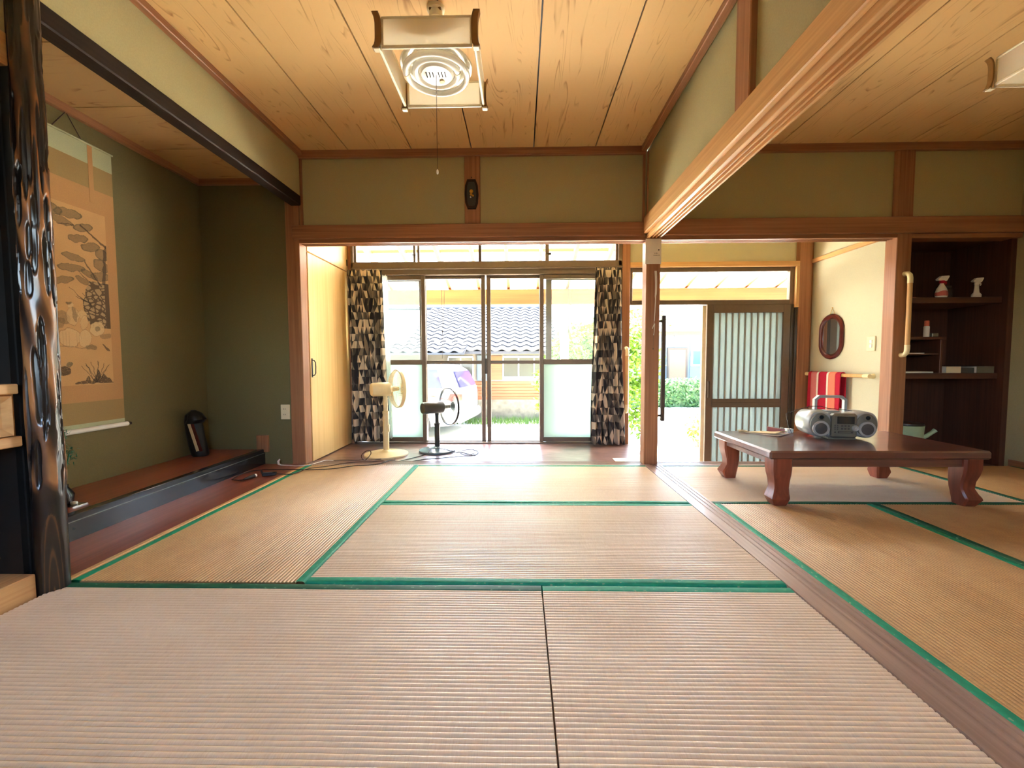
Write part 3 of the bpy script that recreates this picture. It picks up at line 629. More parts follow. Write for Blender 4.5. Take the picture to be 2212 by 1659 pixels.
for x in (-1.075, 0.30): MB().box(x - 0.012, x + 0.012, 4.325, 4.345, 1.90, 1.925, 0.003).box(x - 0.03, x - 0.01, 4.325, 4.335, 1.908, 1.918).build('latch', 'bronze_dark', w2)
for i, (a, b, sx) in enumerate(((-1.62, -0.99, 1), (0.262, 0.96, -1))):
    sd = empty('insect_screen', ((a + b) / 2, 4.41, 0.0), 'grey framed sliding insect screen behind the frosted panel ' + ('near the closet' if i == 0 else 'near the entrance post'), 'screen', 'insect screens')
    st = 0.062
    f = MB().box(a, a + st, 4.403, 4.417, 0.0, 1.70, 0.002).box(b - st, b, 4.403, 4.417, 0.0, 1.70, 0.002).box(a + st, b - st, 4.403, 4.417, 0.0, 0.04).box(a + st, b - st, 4.403, 4.417, 1.66, 1.70)
    f.build('screen_frame', 'alu_grey', sd)
    B(a + st, b - st, 4.4095, 4.4105, 0.04, 1.66).build('screen_mesh', 'mesh', sd)

def curtain(name, label, xa, xb, xa2, xb2, waist, z0, z1, folds, fabric, y, mat='curtain', amp=0.030):
    nu, nv = folds * 14, 70; mb = MB(); uv = []
    rnd = random.Random(hash(name) % 97 + folds); ph = [rnd.uniform(0.7, 1.3) for _ in range(folds + 2)]
    for j in range(nv + 1):
        v = j / nv; z = z0 + (z1 - z0) * v
        k = v ** 1.6
        l = xa2 + (xa - xa2) * k + waist * 0.5 * math.sin(PI * v) ** 2; r = xb2 + (xb - xb2) * k - waist * math.sin(PI * v) ** 2
        for i in range(nu + 1):
            u = i / nu; q = u * folds; kk = int(q)
            w = math.sin(2 * PI * q + 0.6 * math.sin(v * 5 + kk)); w2 = 0.35 * math.sin(4 * PI * q + v * 3)
            am = amp * ph[min(kk, folds)] * (0.55 + 0.45 * (1 - v)) * (0.35 if v > 0.985 else 1)
            x = l + (r - l) * u + 0.007 * math.cos(2 * PI * q) * (1 - v); zz = z + (0.012 * math.sin(2 * PI * q) if j == 0 else 0) + (0.008 * math.sin(2 * PI * q * 1.0) if j == nv else 0)
            mb.v.append(Vector((x, y + am * (w + w2), zz))); uv.append((u * fabric, v * (z1 - z0)))
    for j in range(nv):
        for i in range(nu): a = j * (nu + 1) + i; mb.f.append((a, a + 1, a + nu + 2, a + nu + 1))
    mb.uv = uv; o = mb.build(name, mat, smooth=70, recalc=False)
    sm = o.modifiers.new('thick', 'SOLIDIFY'); sm.thickness = 0.0012
    return tag(o, label, 'curtain')
curtain('curtain', 'grey and cream geometric curtain gathered beside the closet', -1.735, -1.385, -1.735, -1.345, 0.015, 0.03, 1.745, 6, 1.05, 4.245)
curtain('curtain', 'grey and cream geometric curtain gathered beside the entrance post', 0.745, 0.99, 0.70, 1.045, 0.01, 0.0, 1.75, 6, 0.95, 4.245)
curtain('sheer_curtain', 'thin white net curtain peeking out behind the geometric curtain', -1.42, -1.345, -1.40, -1.325, 0.0, 0.05, 1.70, 3, 0.4, 4.285, 'sheer', 0.012)
tag(MB().tube([(-1.70, 4.268, 1.762), (1.02, 4.268, 1.762)], 0.008, 8).box(-1.70, -1.69, 4.268, 4.30, 1.755, 1.77).box(1.0, 1.01, 4.268, 4.30, 1.755, 1.77).build('curtain_rail', 'bronze', smooth=True), 'slim bronze curtain rail above the sliding window', 'rail')
# blind pull cords outside the glass
for x, z, lb in ((-0.83, 0.86, 'pair of thin hanging cords before the white car'), (0.50, 0.86, 'pair of thin hanging cords before the leafy tree')):
    o = MB().tube([(x, 4.47, 1.72), (x + 0.004, 4.47, 1.3), (x, 4.47, z)], 0.0025, 6).tube([(x + 0.035, 4.47, 1.72), (x + 0.02, 4.47, 1.3), (x + 0.004, 4.47, z + 0.25)], 0.0025, 6)
    tag(o.build('blind_cord', 'bronze_dark', smooth=True), lb, 'cord')

# ------------------------------------------------------------------ entrance
struct('wall_entry', B(2.93, 3.05, 3.474, 4.42, -0.5, 2.40), 'plaster_pale', 'pale plaster side wall of the entrance with oval mirror', 'wall')
post(2.775, 2.895, 4.30, 4.42, -0.5, 2.40, 'woodZ', 'wooden post beside the ribbed entrance door')
trim(B(2.893, 2.932, 4.36, 4.40, -0.45, 2.40), 'plaster_pale', 'narrow plaster return beside the entrance post')
trim(B(2.905, 2.932, 4.335, 4.362, -0.45, 2.4), 'woodZ', 'thin batten in the corner of the entrance')
trim(B(2.905, 2.932, 3.474, 4.34, 1.795, 1.835, 0.003), 'hinokiY', 'slim wooden rail on the entrance side wall')
trim(B(1.10, 2.78, 4.30, 4.36, 1.765, 1.815, 0.004), 'hinokiX', 'wooden rail above the entrance transom')
trim(B(2.748, 2.778, 4.30, 4.36, 1.36, 1.765), 'hinokiZ', 'pale wooden jamb strip beside the transom')
w3 = tag(empty('window_3', (1.93, YV, 1.4)), 'long glass transom above the entrance door', 'window', kind='structure')
sash(w3, 1.10, 2.75, 4.36, 1.395, 1.767, st=0.045, rail=0.045, th=0.05, left=0.035)
d1 = tag(empty('door_1', (2.3, 4.37, -0.45)), 'bronze sliding entrance door with ribbed glass panels', 'door', kind='structure')
f = MB().box(1.888, 1.955, 4.335, 4.365, -0.45, 1.395, 0.003).box(2.652, 2.722, 4.335, 4.365, -0.45, 1.395, 0.003)
f.box(1.955, 2.652, 4.337, 4.363, 1.312, 1.395, 0.002).box(1.955, 2.652, 4.337, 4.363, 0.352, 0.438, 0.002).box(1.955, 2.652, 4.330, 4.337, 0.372, 0.40, 0.002).box(1.955, 2.652, 4.337, 4.363, -0.45, -0.33, 0.002)
f.build('door_frame', 'bronze', d1)
for z0, z1 in ((0.438, 1.312), (-0.33, 0.352)):
    n = 11; w = (2.652 - 1.955) / n
    for k in range(n):
        x0 = 1.955 + k * w; pts = [(x0 + 0.010, 4.358)] + [(x0 + 0.010 + (w - 0.012) / 2 - (w - 0.012) / 2 * math.cos(t), 4.355 - 0.012 * math.sin(t)) for t in [PI * q / 8 for q in range(9)]] + [(x0 + w - 0.002, 4.358)]
        MB().prism(pts, 'Z', z0, z1).build('glass_rib', 'reed', d1, smooth=50)
        B(x0 - 0.003, x0 + 0.011, 4.339, 4.360, z0, z1, 0.002).build('rib_strip', 'alu_grey', d1)  # thin grey strip between neighbouring glass ribs
B(1.905, 1.925, 4.322, 4.336, 0.45, 0.62, 0.004).build('handle', 'bronze_dark', d1)
struct('trim_door', MB().box(2.722, 2.752, 4.33, 4.41, -0.45, 1.395, 0.002).box(2.752, 2.776, 4.31, 4.41, -0.45, 1.40, 0.003), 'bronze_dark', 'dark metal door jamb at the wooden post', 'door jamb')
d2_ = tag(empty('door_2', (2.28, 4.40, -0.45)), 'second sliding door leaf slid behind the ribbed one', 'door', kind='structure')
MB().box(1.862, 1.93, 4.385, 4.412, -0.45, 1.395, 0.003).box(2.63, 2.70, 4.385, 4.412, -0.45, 1.395, 0.003).box(1.93, 2.63, 4.387, 4.41, 1.31, 1.395).box(1.93, 2.63, 4.387, 4.41, -0.45, -0.33).build('door_frame', 'ivory', d2_)
B(1.928, 2.632, 4.396, 4.400, -0.33, 1.31).build('pane', 'glass', d2_)

# ------------------------------------------------------------------ shelf recess in the table room
struct('wall_recess_right', B(3.006, 3.87, 3.86, 3.92, -0.05, 1.8), 'shelfZ', 'dark brown wood back panel of the shelf recess', 'wall')
struct('wall_recess_right_inner', B(3.006, 3.042, 3.474, 3.86, -0.05, 1.8), 'shelfZ', 'dark brown wood side of the shelf recess at the grab bar post', 'wall')
struct('wall_recess_right_outer', B(3.806, 3.87, 3.40, 3.86, -0.05, 1.8), 'shelfZ', 'dark brown wood side of the shelf recess at the side wall', 'wall')
struct('ceiling_recess', B(3.018, 3.87, 3.474, 3.86, 1.78, 1.82), 'shelfX', 'dark brown wood top of the shelf recess', 'ceiling')
struct('floor_recess', B(3.018, 3.87, 3.40, 3.86, -0.09, -0.02), 'shelfX', 'dark brown wood floor of the shelf recess', 'floor')

# shelves and things in the recess
for z, lb in ((1.278, 'upper brown shelf board in the recess with spray bottles'), (0.677, 'lower brown shelf board in the recess with books')):
    tag(B(3.045, 3.805, 3.44, 3.86, z, z + 0.046, 0.003).build('shelf_board', 'shelfX', None), lb, 'shelf', 'shelf boards in the recess')
rk = empty('shelf_rack', (3.22, 3.6, 0.723), 'small brown wooden rack standing on the lower shelf board', 'rack')
B(3.05, 3.42, 3.47, 3.80, 0.992, 1.014, 0.002).build('top_board', 'shelfX', rk)
B(3.385, 3.407, 3.48, 3.80, 0.723, 0.992, 0.002).build('side_panel', 'shelfZ', rk)
B(3.05, 3.072, 3.48, 3.80, 0.723, 0.992, 0.002).build('side_panel', 'shelfZ', rk)
B(3.072, 3.385, 3.49, 3.80, 0.868, 0.880, 0.002).build('middle_board', 'shelfX', rk)

def spray(x, y, z, label, red, s=1.0, tall=False):
    o = empty('spray_bottle', (x, y, z), label, 'spray bottle')
    if not tall: prof = [(0.036, 0), (0.043, 0.012), (0.044, 0.045), (0.036, 0.075), (0.022, 0.098), (0.015, 0.112), (0.014, 0.122)]
    else: prof = [(0.034, 0), (0.038, 0.01), (0.038, 0.03), (0.022, 0.05), (0.018, 0.09), (0.017, 0.12), (0.014, 0.126)]
    MB().lathe([(r * s, h * s) for r, h in prof], (0, 0, 0), 24, sy=0.7).build('bottle', 'white', o, local=True, smooth=True)
    if not tall: MB().lathe([(0.0445 * s, 0.016 * s), (0.0452 * s, 0.02 * s), (0.0448 * s, 0.042 * s), (0.040 * s, 0.058 * s)], (0, 0, 0), 24, sy=0.71).build('label_band', 'pink', o, local=True, smooth=True)
    MB().lathe([(0.017 * s, 0.118 * s), (0.018 * s, 0.122 * s), (0.017 * s, 0.14 * s)], (0, 0, 0), 20).build('cap', 'red' if red else 'white', o, local=True, smooth=True)
    MB().prism([(-0.038 * s, 0.142 * s), (0.03 * s, 0.138 * s), (0.048 * s, 0.172 * s), (0.046 * s, 0.18 * s), (-0.012 * s, 0.176 * s), (-0.042 * s, 0.152 * s)], 'Y', -0.012 * s, 0.012 * s).build('spray_head', 'white', o, local=True)
    MB().tube([(0.022 * s, 0, 0.14 * s), (0.036 * s, 0, 0.125 * s), (0.03 * s, 0, 0.11 * s)], 0.004 * s, 8).build('trigger', 'red' if red else 'white', o, local=True, smooth=True)
    return o
spray(3.375, 3.485, 1.324, 'white spray bottle with red collar on the upper shelf', True, 0.98)
spray(3.665, 3.50, 1.324, 'plain white slim spray bottle on the upper shelf', False, 0.9, True)
o = empty('glass_jar', (3.50, 3.60, 1.324), 'dim clear glass jar between the two spray bottles', 'jar')
MB().lathe([(0.05, 0), (0.056, 0.01), (0.056, 0.08), (0.045, 0.095)], (3.50, 3.60, 1.324), 24).build('jar', 'clear', o, smooth=True)
MB().lathe([(0.047, 0.093), (0.048, 0.11), (0.02, 0.112)], (3.50, 3.60, 1.324), 24).build('lid', 'bronze_dark', o, smooth=True)
tag(MB().prism([(3.07, 3.48), (3.20, 3.47), (3.21, 3.60), (3.08, 3.62)], 'Z', 1.324, 1.327).prism([(3.09, 3.50), (3.19, 3.50), (3.18, 3.60), (3.10, 3.60)], 'Z', 1.327, 1.334).build('cloth', 'pink'), 'flat folded pinkish cloth on the upper shelf', 'cloth')
tag(MB().tube([(3.70, 3.47, 1.327), (3.735, 3.50, 1.332), (3.77, 3.48, 1.328), (3.79, 3.52, 1.33), (3.72, 3.54, 1.328), (3.69, 3.50, 1.33)], 0.003, 6).build('wire_bundle', 'wire_grey', smooth=True), 'thin grey wire lying at the end of the upper shelf', 'wire')
for x, y, h, r_, lb, capm in ((3.305, 3.52, 0.135, 0.019, 'small white bottle with coral cap on the little rack', 'coral'), (3.085, 3.52, 0.14, 0.026, 'pale bottle with pink band at the end of the little rack', 'white')):
    o = empty('small_bottle', (x, y, 1.014), lb, 'bottle', 'bottles on the little rack')
    MB().lathe([(r_ * 0.9, 0), (r_, 0.006), (r_, h * 0.62), (r_ * 0.75, h * 0.68)], (x, y, 1.014), 20).build('bottle', 'white', o, smooth=True)
    MB().lathe([(r_ * 0.8, h * 0.66), (r_ * 0.85, h * 0.70), (r_ * 0.82, h * 0.97), (r_ * 0.5, h)], (x, y, 1.014), 20).build('cap', capm, o, smooth=True)
    if capm == 'white': MB().lathe([(r_ * 1.01, h * 0.2), (r_ * 1.02, h * 0.3), (r_ * 1.01, h * 0.45)], (x, y, 1.014), 20).build('label_band', 'pink', o, smooth=True)
tag(B(3.335, 3.385, 3.50, 3.55, 1.014, 1.045, 0.003).build('small_box', 'silver', None), 'tiny grey box beside the coral capped bottle', 'box')
tag(MB().prism([(3.12, 3.49), (3.26, 3.48), (3.30, 3.56), (3.14, 3.60)], 'Z', 0.880, 0.886).build('paper_pad', 'paper'), 'thin white paper pad inside the little rack', 'paper')
tag(B(3.08, 3.33, 3.47, 3.62, 0.723, 0.735, 0.002).build('magazine', 'paper'), 'thin pale magazine at the bottom of the little rack', 'magazine')
def book(x0, x1, y0, y1, z0, z1, m, label):
    o = empty('book', ((x0 + x1) / 2, (y0 + y1) / 2, z0), label, 'book', 'books on the lower shelf')
    B(x0 + 0.002, x1 - 0.002, y0 + 0.003, y1 - 0.002, z0 + 0.002, z1 - 0.002).build('pages', 'paper', o)
    MB().box(x0, x1, y0, y1, z0, z0 + 0.002).box(x0, x1, y0, y1, z1 - 0.002, z1).box(x0, x1, y0, y0 + 0.002, z0, z1).build('cover', m, o)
book(3.415, 3.53, 3.455, 3.62, 0.723, 0.776, 'ivory', 'thick cream book lying on the lower shelf')
book(3.655, 3.79, 3.455, 3.62, 0.723, 0.776, 'silver', 'thick pale grey book at the end of the lower shelf')
book(3.545, 3.65, 3.47, 3.64, 0.723, 0.765, 'grille', 'dark grey book between cream and grey books')
tag(MB().prism([(3.50, 3.47), (3.72, 3.46), (3.74, 3.66), (3.52, 3.66)], 'Z', 0.7765, 0.781).build('vinyl_folder', 'screen'), 'dark shiny folder lying across the books', 'folder')
wc = empty('watering_can', (3.25, 3.60, -0.02), 'pale green plastic watering can on the recess floor', 'watering can')
MB().lathe([(0.092, 0.0), (0.098, 0.008), (0.115, 0.30), (0.118, 0.305), (0.112, 0.305), (0.109, 0.29)], (3.25, 3.60, -0.02), 32).build('body', 'can', wc, smooth=True)
MB().lathe([(0.105, 0.306), (0.114, 0.31), (0.112, 0.322), (0.02, 0.33)], (3.25, 3.60, -0.02), 32).build('lid', 'bronze_dark', wc, smooth=True)
MB().tube([(3.34, 3.58, 0.17), (3.39, 3.57, 0.19), (3.43, 3.56, 0.225), (3.45, 3.555, 0.245)], [0.02, 0.016, 0.015, 0.018], 12).build('spout', 'can', wc, smooth=True)
MB().tube([(3.17, 3.62, 0.27), (3.14, 3.62, 0.20), (3.15, 3.62, 0.10), (3.17, 3.62, 0.06)], 0.010, 10).build('handle', 'can', wc, smooth=True)

# ------------------------------------------------------------------ grab bars, notes on posts
def grab(x, y, z0, z1, label, out=0.05, ax=-1, wood_='railwood', endm='railend', r=0.016):
    o = empty('grab_bar', (x, y, z0), label, 'grab bar', 'grab bars')
    dy = out * ax
    B(0, 0.001, 0, 0.001, 0, 0.001)
    MB().tube([(x, y + dy, z0 + 0.05), (x, y + dy, z1 - 0.05)], r, 14).build('bar', wood_, o, smooth=True)
    for zz, s in ((z0, 1), (z1, -1)):
        MB().tube([(x, y, zz + s * 0.012), (x, y + dy * 0.55, zz + s * 0.014), (x, y + dy * 0.9, zz + s * 0.03), (x, y + dy, zz + s * 0.055), (x, y + dy, zz + s * 0.09)], [r * 1.25, r * 1.1, r * 1.1, r * 1.12, r * 1.12], 14).build('bracket', endm, o, smooth=True)
    return o
grab(2.972, 3.364, 0.855, 1.505, 'pale round grab bar on the post by the shelf recess')
grab(1.066, 4.30, 0.30, 0.97, 'pale round grab bar on the post between window and entrance', 0.05)
o = empty('grab_bar', (1.135, 3.47, 0.3), 'dark flat grab bar on the entrance side of the centre post', 'grab bar', 'grab bars')
B(1.148, 1.178, 3.455, 3.485, 0.335, 1.195, 0.004).build('bar', 'bronze_dark', o)
for z in (0.38, 1.15): MB().tube([(1.094, 3.47, z), (1.15, 3.47, z)], 0.010, 10).build('bracket', 'bronze_dark', o, smooth=True)
nt_ = empty('paper_note', (1.04, 3.36, 1.585), 'white paper note pinned to the top of the centre post', 'note')
B(0.977, 1.099, 3.3612, 3.3625, 1.585, 1.778).build('sheet', 'paper', nt_)
MB().lathe([(0.0045, 0), (0.005, -0.003), (0.003, -0.006)], (1.079, 3.3612, 1.692), 12, 'Y').build('pin', 'ink', nt_)
mk = MB(); rr = random.Random(4)
for row, (n, x0) in enumerate(((4, 1.047), (7, 1.038))):
    for k in range(n):
        x = x0 + k * 0.0072; z = 1.667 - row * 0.016
        mk.box(x, x + 0.005, 3.3608, 3.3613, z, z + 0.0012).box(x + rr.uniform(0, 0.003), x + rr.uniform(0.0032, 0.0044), 3.3608, 3.3613, z - 0.003, z + 0.004).box(x, x + 0.004, 3.3608, 3.3613, z - 0.003, z - 0.002)
mk.build('handwriting', 'ink', nt_)
rb = MB()
for dx, z1, tw in ((0.0, 1.10, 0.0), (0.006, 1.14, 0.3)):
    rb.grid(lambda u, v, dx=dx, z1=z1, tw=tw: (1.052 + dx + (u - 0.5) * (0.010 if v < 0.5 else 0.004) + 0.006 * math.sin(v * 4 + tw), 3.357 - 0.003 * math.sin(v * 9 + tw), 1.53 - (1.53 - z1) * v), 2, 24)
rb.tube([(1.055, 3.356, 1.12), (1.046, 3.352, 1.11), (1.036, 3.355, 1.08)], 0.003, 6).tube([(1.055, 3.356, 1.12), (1.05, 3.352, 1.06), (1.047, 3.355, 1.03)], 0.003, 6)
tag(rb.build('ribbon', 'paper', recalc=False), 'white ribbon hanging on the centre post below the note', 'ribbon')
tag(MB().tube([(1.047, 3.361, 1.03), (1.046, 3.361, 0.93)], 0.0012, 6).lathe([(0.004, 0), (0.005, 0.006), (0.003, 0.012)], (1.046, 3.360, 0.918), 10).build('pull_string', 'bronze', smooth=True), 'fine string with tiny bead on the centre post', 'string')
pq = empty('wall_plaque', (-0.379, 3.366, 2.02), 'dark oblong wooden plaque with small gilt figure on the lintel post', 'plaque')
def octo(w, h, c, cz): return [(-0.379 - w + c, cz - h), (-0.379 + w - c, cz - h), (-0.379 + w - c * 0.25, cz - h + c * 2), (-0.379 + w, cz), (-0.379 + w - c * 0.25, cz + h - c * 2), (-0.379 + w - c, cz + h), (-0.379 - w + c, cz + h), (-0.379 - w + c * 0.25, cz + h - c * 2), (-0.379 - w, cz), (-0.379 - w + c * 0.25, cz - h + c * 2)]
MB().prism(octo(0.054, 0.112, 0.022, 2.132), 'Y', 3.352, 3.3685).build('frame', 'darkZ', pq)
MB().prism(octo(0.036, 0.09, 0.014, 2.132), 'Y', 3.349, 3.3525).build('panel', 'fan_black', pq)
MB().lathe([(0.004, -0.012), (0.012, -0.009), (0.015, 0)], (-0.379, 3.3495, 2.150), 14, 'Y').lathe([(0.003, -0.014), (0.009, -0.010), (0.011, 0)], (-0.381, 3.3495, 2.126), 14, 'Y').lathe([(0.002, -0.008), (0.006, -0.006), (0.007, 0)], (-0.366, 3.3495, 2.117), 10, 'Y').build('gilt_figure', 'gold', pq, smooth=True)
MB().lathe([(0.002, -0.008), (0.005, -0.006), (0.006, 0)], (-0.385, 3.3495, 2.106), 10, 'Y').build('pearl', 'white', pq, smooth=True)
MB().lathe([(0.003, -0.01), (0.003, 0)], (-0.379, 3.368, 2.262), 8, 'Y').build('nail', 'ink', pq)

def plate(name, label, cat, verts, n, m='ivory'): pass
so = empty('wall_outlet', (-1.88, 3.372, 0.372), 'ivory wall outlet on the alcove end wall', 'outlet')
B(-1.957 + 0.012, -1.872, 3.364, 3.3725, 0.365, 0.485, 0.002).build('cover_plate', 'ivory', so)
for z in (0.40, 0.445): MB().box(-1.922, -1.919, 3.3632, 3.3645, z, z + 0.009).box(-1.909, -1.906, 3.3632, 3.3645, z, z + 0.009).build('socket_slots', 'ink', so)
sw = empty('light_switch', (2.928, 3.59, 0.905), 'ivory light switch plate on the entrance wall', 'switch')
B(2.919, 2.9305, 3.548, 3.632, 0.905, 1.027, 0.002).build('cover_plate', 'ivory', sw)
for z in (0.932, 0.968): B(2.915, 2.92, 3.575, 3.60, z, z + 0.028, 0.001).build('rocker', 'white', sw)

# oval mirror, handrail and towel on the entrance wall
mi = empty('oval_mirror', (2.92, 4.045, 0.87), 'oval maroon framed mirror hanging on the entrance wall', 'mirror')
def stad(r, hz, n=40):
    pts = []
    for k in range(n):
        a = 2 * PI * k / n; pts.append((4.045 + r * math.cos(a), 1.05 + (hz if math.sin(a) >= 0 else -hz) * (1 if abs(math.sin(a)) > 1e-6 else 0) + r * math.sin(a)))
    return pts
rg = []
for r, d in ((0.150, 0.0), (0.152, 0.014), (0.140, 0.026), (0.122, 0.024), (0.106, 0.012), (0.103, 0.004)): rg.append([(2.930 - d, y, z) for y, z in stad(r, 0.062)])
MB().rings(rg, True, True, False).build('frame', 'maroon', mi, smooth=True)
MB().prism(stad(0.1035, 0.062), 'X', 2.921, 2.925).build('mirror_glass', 'mirror', mi)
MB().tube([(2.925, 4.01, 1.255), (2.925, 4.045, 1.318), (2.925, 4.08, 1.255)], 0.0018, 6).tube([(2.931, 4.045, 1.318), (2.918, 4.045, 1.322)], 0.003, 6).build('hanging_cord', 'gold', mi, smooth=True)
hr = empty('handrail', (2.88, 3.9, 0.66), 'horizontal wooden handrail on the entrance wall under the mirror', 'handrail')
MB().tube([(2.875, 3.545, 0.695), (2.875, 4.28, 0.695)], 0.016, 14).build('bar', 'railwood', hr, smooth=True)
for y in (3.56, 4.27): MB().tube([(2.93, y, 0.695), (2.90, y, 0.695), (2.875, y, 0.695)], [0.022, 0.016, 0.018], 14).tube([(2.875, y - 0.03, 0.695), (2.875, y + 0.03, 0.695)], 0.018, 14).build('bracket', 'railend', hr, smooth=True)
tw_ = empty('towel', (2.87, 4.04, 0.40), 'striped red, coral and white towel folded over the handrail', 'towel')
bands = [(4.235, 4.195, 'red'), (4.195, 4.115, 'pink'), (4.115, 4.090, 'offwhite'), (4.090, 3.985, 'red'), (3.985, 3.960, 'offwhite'), (3.960, 3.875, 'coral'), (3.875, 3.815, 'red')]
for a, b, m in bands:
    def tf(u, v, a=a, b=b):
        y = a + (b - a) * u; s = v * 2 - 1
        if abs(s) < 0.18: t = s / 0.18 * PI / 2; return (2.875 - 0.021 * math.sin(t), y, 0.695 + 0.021 * math.cos(t))
        l = (abs(s) - 0.18) / 0.82; wv = 0.004 * math.sin(y * 45) * l
        return (2.875 - math.copysign(0.021 + wv * (1 if s > 0 else 0.3), s), y, 0.695 - l * (0.33 if s > 0 else 0.30))
    t = MB().grid(tf, 6, 30).build('stripe', m, tw_, smooth=80, recalc=False); sm = t.modifiers.new('pile', 'SOLIDIFY'); sm.thickness = 0.006; sm.offset = -1

# ------------------------------------------------------------------ low table with radio
tb = empty('low_table', (2.013, 2.72, 0.0), 'low dark red wooden table with curved legs on the mats', 'table')
TX0, TX1, TY0, TY1, TZ = 1.402, 2.624, 2.372, 3.07, 0.32
B(TX0, TX1, TY0, TY1, 0.272, TZ, 0.010).build('tabletop', 'table', tb)
for y in (TY0 + 0.03, TY1 - 0.052): B(TX0 + 0.05, TX1 - 0.05, y, y + 0.022, 0.225, 0.273).build('apron', 'table', tb)
for x in (TX0 + 0.04, TX1 - 0.062): B(x, x + 0.022, TY0 + 0.052, TY1 - 0.052, 0.235, 0.273).build('apron', 'table', tb)
def leg(sx, sy):
    cx = TX0 + 0.083 if sx < 0 else TX1 - 0.083; cy_ = TY0 + 0.062 if sy < 0 else TY1 - 0.062; rg = []
    for z, h, o in ((0.273, 0.053, 0.0), (0.215, 0.053, 0.0), (0.18, 0.050, -0.003), (0.14, 0.044, -0.008), (0.10, 0.041, -0.008), (0.07, 0.045, 0.0), (0.052, 0.0495, 0.006), (0.042, 0.050, 0.008), (0.02, 0.043, 0.004), (0.0, 0.036, 0.0)):
        c = h * 0.80; ox, oy = cx + sx * o, cy_ + sy * o
        rg.append([(ox - h, oy - c, z), (ox - c, oy - h, z), (ox + c, oy - h, z), (ox + h, oy - c, z), (ox + h, oy + c, z), (ox + c, oy + h, z), (ox - c, oy + h, z), (ox - h, oy + c, z)])
    MB().rings(rg).build('leg', 'tableleg', tb, smooth=28)
for sx in (-1, 1):
    for sy in (-1, 1): leg(sx, sy)

